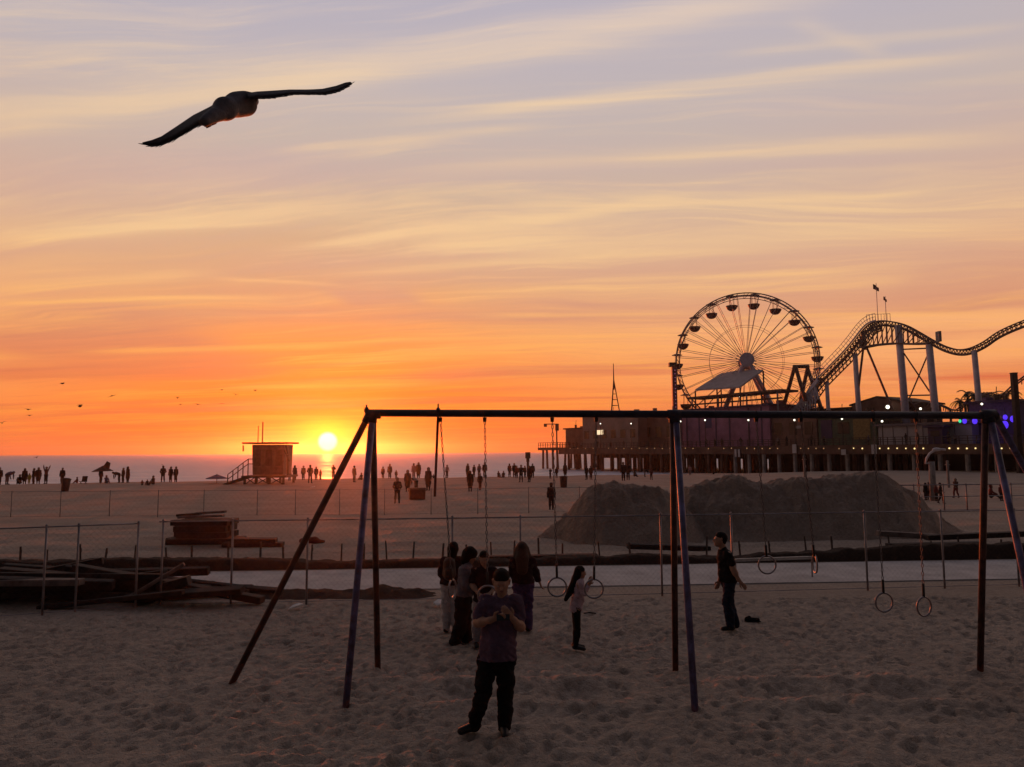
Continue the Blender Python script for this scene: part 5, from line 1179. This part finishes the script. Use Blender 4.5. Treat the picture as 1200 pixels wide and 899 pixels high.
# ------------------------------------------------------------------ people far off on the beach: a few poses, each copied
SK_F = mat('far skin', (.20, .11, .075), .7, .1); 
FAR = dict(dark=mat('far dark cloth', (.022, .014, .016), .9, .3), brown=mat('far brown cloth', (.06, .03, .025), .9, .3), grey=mat('far grey cloth', (.16, .13, .14), .9, .3), white=mat('far white cloth', (.45, .41, .40), .9, .2),
           violet=mat('far violet cloth', (.13, .10, .17), .9, .3), yellow=mat('far yellow cloth', (.52, .40, .07), .9, .2), red=mat('far red cloth', (.16, .035, .03), .9, .3), blue=mat('far blue cloth', (.03, .04, .08), .9, .3), pink=mat('far pink cloth', (.35, .20, .21), .9, .2))
def far_body(name, J, split=.53, hair=True, extra=()):
    ps, f, rt, hu, fw = body_prims(J, False)
    ps = [tuple(p[:2]) + (p[2] * 1.12, p[3] * 1.12) + tuple(p[4:]) for p in ps]
    hc = J['head']; ps += [(hc + hu * .02 - f * .02, hc - f * .03, .062, .055)] + list(extra)
    V, Q = blend(ps, .022, .03); me = quadmesh(name, V, Q, True)
    for m in (FAR['dark'], FAR['dark'], SK_F): me.materials.append(m)
    zs = V[Q].mean(1); hd = float(hc[2])
    hands = np.minimum(np.linalg.norm(zs - J['hdL'], axis=1), np.linalg.norm(zs - J['hdR'], axis=1)) < .045
    facem = (np.linalg.norm(zs - hc, axis=1) < .09) & ((zs - hc) @ f > .012)
    idx = np.where(hands | facem, 2, np.where(zs[:, 2] > split, 0, 1)).astype(np.int32); me.polygons.foreach_set('material_index', idx); return me
sit = dict(hipL=(-.05, 0, .10), hipR=(.05, 0, .10), kneeL=(-.07, -.17, .20), kneeR=(.07, -.17, .20), ankL=(-.06, -.30, .04), ankR=(.06, -.30, .04), toeL=(-.06, -.38, .03), toeR=(.06, -.38, .03), waist=(0, .02, .18), chest=(0, .0, .31),
           shL=(-.105, 0, .38), shR=(.105, 0, .38), neck=(0, -.01, .42), head=(0, -.02, .50), elL=(-.13, -.08, .26), elR=(.13, -.08, .26), wrL=(-.06, -.18, .20), wrR=(.06, -.18, .20), hdL=(-.03, -.20, .20), hdR=(.03, -.20, .20))
POSES = {
    'stand': far_body('person', pose()),
    'wide': far_body('person', pose(ankL=(-.085, 0, .042), ankR=(.075, .01, .042), toeL=(-.11, -.1, .02), toeR=(.10, -.1, .02), kneeL=(-.07, -.01, .275), kneeR=(.065, -.01, .275), elL=(-.16, .02, .65), elR=(.16, .02, .65), wrL=(-.11, -.06, .56), wrR=(.11, -.06, .56), hdL=(-.08, -.08, .55), hdR=(.08, -.08, .55))),
    'walk': far_body('person', pose(kneeL=(-.05, -.09, .29), ankL=(-.05, -.10, .05), toeL=(-.055, -.20, .035), kneeR=(.05, .03, .275), ankR=(.05, .13, .06), toeR=(.055, .04, .02), elL=(-.13, .06, .65), wrL=(-.13, .07, .52), hdL=(-.13, .06, .48), elR=(.13, -.03, .65), wrR=(.13, -.13, .56), hdR=(.13, -.17, .54))),
    'photo': far_body('person', pose(elL=(-.13, -.06, .70), elR=(.13, -.06, .70), wrL=(-.07, -.15, .82), wrR=(.07, -.15, .82), hdL=(-.03, -.18, .86), hdR=(.03, -.18, .86))),
    'armsup': far_body('person', pose(elL=(-.15, 0, .92), elR=(.16, 0, .92), wrL=(-.17, 0, 1.05), wrR=(.21, -.01, 1.03), hdL=(-.17, 0, 1.09), hdR=(.225, -.01, 1.06))),
    'coat': far_body('person', pose(), extra=[((0, .01, .70), (0, .01, .34), .115, .135, (0, 1, 0), 1.25), ((0, .03, .92), (0, .04, .80), .062, .055)]),
    'pack': far_body('person', pose(), extra=[((0, .12, .76), (0, .13, .62), .075, .085, (0, 1, 0), 1.1)]),
    'bend': far_body('person', pose(waist=(0, -.08, .58), chest=(0, -.21, .60), shL=(-.105, -.27, .63), shR=(.105, -.27, .63), neck=(0, -.30, .64), head=(0, -.38, .63), face=(0, -.5, -1), elL=(-.12, -.28, .47), elR=(.12, -.28, .47), wrL=(-.09, -.31, .33), wrR=(.09, -.31, .33), hdL=(-.08, -.32, .29), hdR=(.08, -.32, .29))),
    'sit': far_body('person', {k: V3(*v) for k, v in dict(BASE, **sit).items()}, split=.17),
    'pair': far_body('person', pose(elR=(.16, 0, .67), wrR=(.21, -.02, .57), hdR=(.235, -.03, .54))),
}
def far_person(px, D, top, posek, label, c1='dark', c2='dark', rz=None, group='people on the far beach', hh=None):
    b = at(px, D); h = P(px, top, D).z - b.z
    full = {'sit': .575, 'armsup': 1.10, 'bend': .70}.get(posek, .99); h = max(.9, min(h / full, 2.0)) if hh is None else hh
    o = bpy.data.objects.new('person', POSES[posek]); C.objects.link(o); o.location = b; o.scale = (h,) * 3
    o.rotation_euler = (0, 0, (random.uniform(-.7, .7) + random.choice((0, math.pi))) if rz is None else R(rz))
    o.material_slots[0].link = 'OBJECT'; o.material_slots[0].material = FAR[c1]; o.material_slots[1].link = 'OBJECT'; o.material_slots[1].material = FAR[c2]
    return tag(o, label, 'person', group)
def footD(px, py): return G(px, py).y
def far_people():
    fp = far_person
    # left of the hut, along the crest
    fp(1, 82, 548, 'stand', 'person cut by the left edge of the picture', 'dark')
    fp(10, 80, 551, 'bend', 'person in violet bending over at the far left', 'violet', 'grey', 80); fp(25, 81, 556, 'sit', 'person sitting low between the violet figure and the coated one', 'dark', 'dark', 20)
    fp(30.5, 81, 549, 'coat', 'big dark coated figure left of the yellow one'); fp(36, 82, 554, 'stand', 'small figure in bright yellow', 'yellow', 'yellow', 10, hh=1.2); fp(41, 83, 549, 'stand', 'slim dark figure just right of the yellow one')
    fp(46.5, 81, 548, 'coat', 'broad dark coated figure right of the yellow one', 'dark', 'brown'); fp(55.5, 82, 545, 'armsup', 'figure with both arms raised', 'red', 'dark', 0)
    fp(74.5, 83, 548.5, 'stand', 'dark figure standing just behind the leaning bin'); fp(92, 82, 559, 'sit', 'small reddish figure sitting right of the leaning bin', 'red', 'red', -40)
    fp(119.5, 83, 549, 'stand', 'figure standing under the tattered beach umbrella', 'dark'); fp(126, 80, 557, 'sit', 'hunched pale violet figure beside the umbrella', 'violet', 'grey', 60)
    fp(141, 82, 553, 'bend', 'figure bending forward right of the umbrella', 'dark', 'dark', -85); fp(145.5, 82, 548.5, 'stand', 'figure behind the bending one, right of the umbrella', 'brown'); fp(151, 82, 547, 'coat', 'taller coated figure at the right of the umbrella trio', 'dark')
    fp(168, 76, 563, 'sit', 'left one of three sitting close together on the sand', 'red', 'dark', 30); fp(174, 76, 562, 'sit', 'middle one of three sitting close together on the sand', 'dark', 'dark', 0); fp(181, 76, 557.5, 'sit', 'right, upright one of three sitting close together on the sand', 'brown', 'dark', -30)
    fp(192, 82, 546, 'wide', 'lone dark figure left of the standing couple before the hut', 'dark'); fp(201, 82, 547, 'stand', 'left one of the standing couple before the hut', 'brown', 'dark'); fp(207, 82, 547, 'stand', 'right one of the standing couple before the hut', 'dark')
    # between the hut and the frame, in the glow
    fp(340, 84, 553, 'stand', 'small figure right under the edge of the hut', 'brown', hh=1.3); fp(346, 85, 545.5, 'coat', 'tall figure nearest right of the hut', 'dark'); fp(356, 86, 546, 'stand', 'slim second figure right of the hut', 'brown'); fp(364, 78, 545, 'wide', 'biggest figure just below and left of the sun', 'dark'); fp(371, 86, 547, 'stand', 'slim figure straight below the left rim of the sun', 'brown')
    fp(376, 86, 552, 'stand', 'child sized figure below the sun', 'red', hh=1.25); fp(391, 88, 545, 'photo', 'figure with raised hands right below the sun', 'dark'); fp(415.5, 80, 546, 'stand', 'lone figure between the slanting brace and the frame legs', 'dark'); fp(424, 85, 554, 'sit', 'figure sitting just left of the frame legs', 'brown')
    fp(449, 88, 547, 'stand', 'figure seen just right of the frame legs', 'red'); fp(457, 88, 544, 'stand', 'taller figure second right of the frame legs', 'brown'); fp(464.5, 88, 551, 'stand', 'shorter figure third right of the frame legs', 'brown')
    fp(466, footD(466, 590), 560, 'wide', 'close dark figure holding a bag, right of the frame legs', 'dark', 'dark', 10); fp(478, 60, 551, 'coat', 'coated figure left of the square bin', 'brown', 'dark'); fp(485, 90, 543, 'stand', 'pale topped figure at the water behind the square bin', 'pink', 'pink'); fp(490.5, 90, 542, 'coat', 'tall figure at the water right of the pale one', 'brown', 'brown')
    fp(488, 62, 559, 'bend', 'person in white bending over the square bin', 'white', 'dark', -20); fp(502, 62, 548, 'coat', 'dark figure standing right of the square bin', 'dark', 'dark'); fp(508, 90, 556, 'sit', 'figure sitting at the foot of the hanging strap', 'brown'); fp(524, 92, 545, 'pair', 'figure at the water behind the pulled aside chain', 'grey', 'brown')
    # middle
    fp(548, 92, 543.5, 'coat', 'figure at the water left of the middle chain', 'dark'); fp(551, 60, 552, 'coat', 'figure in a wide skirt walking left of the middle chain', 'dark', 'brown'); fp(555.5, 94, 545, 'stand', 'slim figure at the water nearest left of the chain', 'dark'); fp(561.5, 92, 544, 'wide', 'pale shirted figure at the water at the chain', 'grey', 'brown'); fp(562.5, 62, 555, 'walk', 'figure walking on the sand just left of the chain', 'brown', 'dark'); fp(568, 92, 542, 'stand', 'figure hidden by the middle chain', 'dark')
    fp(584, 92, 552, 'sit', 'left one of the two sitting at the water edge', 'dark'); fp(590, 92, 552, 'sit', 'right one of the two sitting at the water edge', 'brown'); fp(597, 94, 543.5, 'stand', 'slim figure right of the two sitting ones', 'dark'); fp(602.5, 92, 543, 'stand', 'figure left of the group by the signal post', 'dark'); fp(605.5, 90, 546, 'stand', 'reddish figure of the group by the signal post', 'red', 'dark')
    fp(610.5, 78, 545, 'wide', 'close wide stanced figure of the group by the signal post', 'dark'); fp(615, 92, 546, 'stand', 'figure close left of the signal post', 'brown'); fp(620, 78, 546, 'coat', 'coated figure close right of the signal post', 'dark'); fp(624, 90, 543.5, 'stand', 'last figure right of the signal post', 'brown')
    fp(644.5, 88, 549, 'photo', 'figure at the water behind the left still chain', 'dark'); fp(645.5, footD(645, 598), 566, 'stand', 'lone dark figure standing on the open sand by the smaller heap', 'dark', 'dark', 190); fp(652, 90, 553, 'stand', 'short figure left of the round bin', 'brown', hh=1.3); fp(662, 92, 543, 'coat', 'figure standing behind the round bin', 'brown')
    fp(687, 84, 546, 'stand', 'left one of a couple below the restaurant', 'dark'); fp(692, 84, 546, 'stand', 'right one of a couple below the restaurant', 'brown'); fp(730, 80, 541, 'stand', 'left one of two tall figures above the smaller heap', 'dark'); fp(735.5, 82, 542.5, 'stand', 'right one of two tall figures above the smaller heap', 'brown'); fp(743, 92, 551, 'sit', 'figure sitting right of the two tall ones above the heap', 'brown')
    fp(755, 92, 550, 'bend', 'stooping figure above the right end of the smaller heap', 'dark', 'dark', 70); fp(762.5, 82, 549, 'wide', 'dark figure right of the stooping one above the heap', 'red', 'dark'); fp(808, 96, 551, 'stand', 'pale figure at the pier foot between the two heaps', 'pink', 'grey', hh=1.3); fp(835, 98, 553, 'sit', 'figure sitting at the pier foot above the long heap', 'brown')
    # the walk at the right
    g = 'people on the walk below the pier'
    fp(1082, 47, 566, 'stand', 'dark figure left of the street lamp pole, partly behind the heap', 'dark', 'dark', 200, g); fp(1086, 47.5, 565, 'pack', 'person in a grey jacket walking left of the street lamp', 'grey', 'dark', 160, g); fp(1099.5, 44, 566, 'walk', 'striding dark figure just right of the street lamp', 'brown', 'dark', 60, g)
    fp(1094.5, 46, 568, 'stand', 'red clothed figure hidden behind the street lamp pole', 'red', 'dark', 20, g); fp(1117.5, 49, 561, 'walk', 'figure carrying something, walking right of the thin pale post', 'brown', 'red', -70, g); fp(1158, 48, 572, 'sit', 'small sitting figure between the right hand frame legs', 'red', 'dark', 60, g, hh=1.6); fp(1170, 46, 568, 'stand', 'red dark figure just right of the frame legs', 'red', 'dark', 10, g)
    # railing of the pier
    for i, px in enumerate((667, 672, 676, 681, 700, 716, 731, 828, 838, 846, 868, 912, 922, 951, 966, 1018, 1062, 1076, 1112, 1120)):
        w = W_(px, 515, .9 + (i % 3) * .5); o = far_person(px, 100, 500, ('stand', 'wide', 'coat')[i % 3], 'dark figure standing at the railing up on the pier', ('dark', 'brown', 'dark', 'grey')[i % 4], 'dark', None, 'people at the pier railing', hh=random.uniform(1.55, 1.8)); o.location = (w.x, w.y, ZD)
far_people()

# ------------------------------------------------------------------ bins, umbrella, chair on the beach
def beach_bits():
    m_ = mat('rusty bin steel', (.075, .035, .028), .8, .4, 5)
    for px, py, ty, tilt, sq, lab in [(78, 576, 560.5, .10, False, 'leaning round litter bin on the beach at the left'), (489, 585, 573, 0, True, 'wide square litter bin on the beach beside the person in white'), (660, 571, 558, 0, False, 'round litter bin on the beach left of the smaller heap')]:
        D = footD(px, py); p = at(px, D); h = P(px, ty, D).z - p.z; t = thing('litter_bin', lab, 'litter bin', p, 0, 'litter bins on the beach'); t.rotation_euler = (0, tilt, .2); m = MB(); r_ = (.52 if sq else .33)
        if sq: m.box((0, 0, h / 2), (1.05, .8, h), taper=1.04)
        else: m.tube([(0, 0, 0), (0, 0, h * .3), (0, 0, h * .95)], [.28, .31, .35], 14)
        m.build('barrel', m_, t, not sq); m = MB()
        if sq: m.box((0, 0, h + .03), (1.14, .9, .08))
        else: m.ring((0, 0, h * .95), .36, .03, Matrix.Rotation(R(90), 3, 'X'), 18, 6); m.tube([(0, 0, h * .96), (0, 0, h * 1.02)], [.30, .24], 10)
        m.build('rim', m_, t)
    D = 80; p = at(120, D); t = thing('beach_umbrella', 'tilted brown beach umbrella with a torn flapping top', 'umbrella', p); h = P(120, 551, D).z - p.z; m = MB(); m.tube([(-.1, 0, -.2), (.15, 0, h + .45)], .035, 6); m.build('pole', FAR['dark'], t); m = MB(); vs = [(.15, 0, h + .5)]; n = 10
    for j in range(n): a = 2 * math.pi * j / n; r_ = 1.0 + .08 * (j % 2); vs.append((.05 + r_ * math.cos(a), r_ * math.sin(a), h - .10 + .05 * math.cos(a)))
    vs += [(x, y, z - .05) for x, y, z in vs]; k = n + 1; m.add(vs, [(0, 1 + j, 1 + (j + 1) % n) for j in range(n)] + [(k, k + 1 + (j + 1) % n, k + 1 + j) for j in range(n)] + [(1 + j, k + 1 + j, k + 1 + (j + 1) % n, 1 + (j + 1) % n) for j in range(n)]); m.build('canopy', FAR['brown'], t)
    m = MB(); m.prism([(.15, 0, h + .4), (.75, .1, h + .15), (.85, .1, h + .75), (.5, .05, h + .95)], (0, .06, 0)); m.build('torn_flap', FAR['brown'], t)
    D = 79; p = at(99, D); t = thing('beach_chair', 'low folding beach chair seen from behind, right of the leaning bin', 'chair', p); c = FAR['brown']
    m = MB(); m.box((0, 0, .28), (.55, .5, .05)); m.build('seat', c, t); m = MB(); m.box((0, .28, .55), (.55, .05, .6), M=Matrix.Rotation(R(-15), 3, 'X')); m.build('backrest', c, t)
    for sx in (-.26, .26):
        m = MB(); m.bar((sx, -.25, 0), (sx, .28, .32), .035); m.bar((sx, .28, 0), (sx, -.25, .32), .035); m.build('leg', c, t)
    p = at(255, 78); t = thing('beach_umbrella', 'small pale beach umbrella leaning beside the foot of the hut ramp', 'umbrella', p); m = MB(); vs = [(0, 0, 1.0)]; n = 10
    for j in range(n): a = 2 * math.pi * j / n; vs.append((1.15 * math.cos(a), 1.0 * math.sin(a), .58))
    vs += [(x, y, z - .05) for x, y, z in vs]; k = n + 1; m.add(vs, [(0, 1 + j, 1 + (j + 1) % n) for j in range(n)] + [(k, k + 1 + (j + 1) % n, k + 1 + j) for j in range(n)] + [(1 + j, k + 1 + j, k + 1 + (j + 1) % n, 1 + (j + 1) % n) for j in range(n)]); m.build('canopy', FAR['violet'], t); m = MB(); m.tube([(0, 0, -.1), (0, 0, 1.05)], .03, 6); m.build('pole', FAR['dark'], t)
beach_bits()

# ------------------------------------------------------------------ birds
def wing(m, st, thick):
    """st: stations (leading edge point, trailing edge point); a thin cambered wing"""
    vs = []; n = len(st); prof = [(0, 0), (.12, .55), (.35, 1), (.7, .7), (1, .1), (.7, -.1), (.35, -.25), (.12, -.3)]; k = len(prof)
    for i, (a, b) in enumerate(st):
        a, b = Vector(a), Vector(b); ch = b - a; t0 = Vector(st[min(i + 1, n - 1)][0]) - Vector(st[max(i - 1, 0)][0]); up = t0.cross(ch).normalized(); up = up if up.z > 0 else -up
        th = thick * (1 - .75 * i / (n - 1))
        for f, u in prof: vs.append(a + ch * f + up * th * u)
    m.add(vs, [(i * k + j, i * k + (j + 1) % k, (i + 1) * k + (j + 1) % k, (i + 1) * k + j) for i in range(n - 1) for j in range(k)] + [tuple(range(k))[::-1], tuple((n - 1) * k + j for j in range(k))])
def seagull():
    D = 4.6; c = P(272, 124, D); px = D / F
    def q(x, y, dy): w = P(x, y, D + dy); return w - c
    body = mat('grey gull feathers', (.085, .075, .085), .7, .4, 14, bump=.4, bscale=50); dark = mat('dark wing feathers', (.030, .022, .026), .7, .4, 16, bump=.5, bscale=60, c2=(.016, .011, .012))
    t = thing('seagull', 'large dark seagull gliding with spread wings high at the upper left', 'seagull', c)
    prims = [(q(263, 127.8, -.10), q(287, 121.8, .12), .058, .064), (q(287, 121.8, .12), q(296.5, 118, .27), .062, .026), (q(264, 127.6, -.10), q(241, 141.5, -.28), .056, .018), (q(274, 123, .02), q(246, 133.5, .04), .056, .020), (q(280, 121, .06), q(304, 111, .06), .050, .014), (q(252, 135, -.18), q(238, 143, -.30), .028, .018, (0, .3, 1), 2.4), (q(296, 118, .26), q(298.6, 119.2, .29), .016, .008)]
    V, Q = blend([tuple([np.array(p[0]), np.array(p[1])]) + p[2:] for p in prims], .0065, .065)
    m = MB(); m.add([tuple(v) for v in V], [tuple(f) for f in Q])
    L = [((274, 112, .10), (262, 138, -.10)), ((262, 116, .12), (244, 143, -.09)), ((249, 124, .14), (230, 148, -.06)), ((229, 133.5, .14), (214, 158, -.03)), ((208, 147.5, .11), (199, 166, -.01)), ((190, 159.5, .06), (185, 170.5, -.01)), ((178, 164, .01), (176, 170.6, -.02)), ((167, 167.6, -.04), (167, 168.6, -.05))]
    Rr = [((288, 112, .10), (294, 117, -.06)), ((301, 109.2, .14), (303, 115.6, -.06)), ((318, 107.6, .17), (322, 114.4, -.05)), ((338, 106.8, .18), (343, 110.8, -.02)), ((358, 106.2, .17), (362, 110.6, -.01)), ((378, 104.6, .13), (382, 110.6, -.03)), ((394, 100.8, .09), (397, 107.0, -.04)), ((405, 96.8, .05), (407, 101.8, -.03)), ((411, 96.2, .01), (412, 98.0, -.02))]
    for st in (L, Rr): wing(m, [(q(*a), q(*b)) for a, b in st], .024)
    rr = random.Random(3)
    for st, i0 in ((L, 1), (Rr, 1)):                # feather tips along the trailing edge
        for i in range(i0, len(st) - 1):
            for f in (.0, .33, .66):
                a = q(*st[i][0]).lerp(q(*st[i + 1][0]), f); b = q(*st[i][1]).lerp(q(*st[i + 1][1]), f); d = b - a; sp = (q(*st[i + 1][1]) - q(*st[i][1])).normalized(); tip = b + d * rr.uniform(.04, .16) + sp * .040; w = sp * .015; z = Vector((0, 0, .003))
                r0 = a + d * .6; m.add([r0 - w + z, r0 + w + z, b + w * .9 + z, tip, b - w * .9 + z, r0 - w - z, r0 + w - z, b + w * .9 - z, tip - z, b - w * .9 - z], [(0, 1, 2, 3, 4), (9, 8, 7, 6, 5), (0, 5, 6, 1), (1, 6, 7, 2), (2, 7, 8, 3), (3, 8, 9, 4), (4, 9, 5, 0)])
    bo = m.build('body', body, t, True); bo.data.materials.append(dark)
    nb = len(Q)
    for p in bo.data.polygons:
        x = p.center
        if x.x < q(258, 130, 0).x or x.x > q(296, 112, 0).x: p.material_index = 1
    ft = mat('gull feet', (.16, .06, .04), .6, .2)
    for a, b in (((249, 137.5), (246, 147.5)), ((256, 137), (252, 144.5))):
        m = MB(); m.tube([q(*a, -.12), q(*b, -.20)], .008, 6); e = q(*b, -.20)
        for k in (-1, 0, 1): m.tube([e, e + Vector((-.020 + .012 * k, -.03, -.018 - .008 * k))], [.007, .004], 5)
        m.tube([e + Vector((.004, 0, .012)), e + Vector((-.022, -.02, -.010))], [.012, .006], 6); m.build('foot', ft, t, True)
    m = MB(); m.tube([q(298, 119, .29), q(299.6, 121, .33)], [.010, .004], 6); m.build('beak', ft, t, True)
seagull()
def small_birds():
    dk = mat('far bird', (.035, .022, .02), .8, .2); me = []
    for up, sw in ((.10, .0), (.26, .06), (-.06, .05), (.34, -.04)):
        m = MB(); m.tube([(0, -.24, 0), (0, -.10, .01), (0, .08, 0), (0, .20, 0), (0, .27, 0)], [.02, .09, .11, .07, .02], 6)
        for s in (-1, 1): wing(m, [((0, .12, .02), (0, -.08, .02)), ((s * .28, .16 + sw, up * .8), (s * .26, -.05, up * .8)), ((s * .52, .06 + sw, up * .75), (s * .5, -.05, up * .75)), ((s * .72, -.06, up * .45), (s * .715, -.08, up * .45))], .07)
        me.append(m)
    base = [None] * 4
    for i, (px, py, D, sp, k, ry, lab) in enumerate([(2.5, 496, 88, 6, 1, -15, 'bird at the left edge just over the sea'), (33, 480, 88, 7, 0, 5, 'upper one of two birds flying one above the other'), (34.5, 487, 92, 6, 0, 0, 'lower one of two birds flying one above the other'), (73, 449.5, 76, 8, 0, 0, 'highest of the small birds at the left'), (93.5, 476.5, 76, 8.5, 1, 4, 'arched winged bird, biggest of the small ones'), (131, 464, 80, 7, 2, -18, 'tilted bird between the arched bird and the far flock'),
        (208, 466.5, 110, 5, 3, 0, 'upper left bird of the far flock'), (211.5, 474, 110, 5, 0, 0, 'lower left bird of the far flock'), (231.5, 474, 105, 6, 0, 8, 'bird alone in the middle of the far flock'), (260, 457, 110, 5, 0, 0, 'top bird of the far flock'), (260, 473, 110, 5, 2, 0, 'bird low at the right of the far flock'), (276, 463, 100, 5, 3, 20, 'steeply tilted bird of the far flock'), (299, 458, 110, 5, 1, 0, 'rightmost bird of the far flock'), (43, 536.5, 95, 5, 3, -25, 'bird low over the water, seen against the sea'), (95, 474.5, 130, 3, 1, 20, 'tiny bird touching the arched one in the sky'), (190, 545, 95, 3, 3, 12, 'tiny bird low over the water above the lone figure')]):
        if base[k] is None: o = base[k] = me[k].build('flying_bird', dk, None, True)
        else: o = base[k].copy(); C.objects.link(o)
        o.location = P(px, py, D); s = sp / F * D / 1.0; o.scale = (s, s, s); o.rotation_euler = (R(8), R(ry), R(random.uniform(-35, 35))); tag(o, lab, 'bird', 'small birds over the sea')
small_birds()

# ------------------------------------------------------------------ the hazy sea air
def haze():
    x0, x1, y0, y1, z0, z1 = -3100, 3100, -82, 3250, -16.2, 34
    m = MB(); m.box(((x0 + x1) / 2, (y0 + y1) / 2, (z0 + z1) / 2), (x1 - x0, y1 - y0, z1 - z0))
    mt = bpy.data.materials.new('sea haze'); mt.use_nodes = True; t = mt.node_tree; t.nodes.clear(); out = t.nodes.new('ShaderNodeOutputMaterial'); v = t.nodes.new('ShaderNodeVolumePrincipled')
    v.inputs['Color'].default_value = (.86, .82, .84, 1); v.inputs['Density'].default_value = HAZE; v.inputs['Anisotropy'].default_value = HAZE_G
    t.links.new(v.outputs[0], out.inputs['Volume']); tag(m.build('haze', mt), kind='stuff')
HAZE, HAZE_G = .00020, .88
haze()
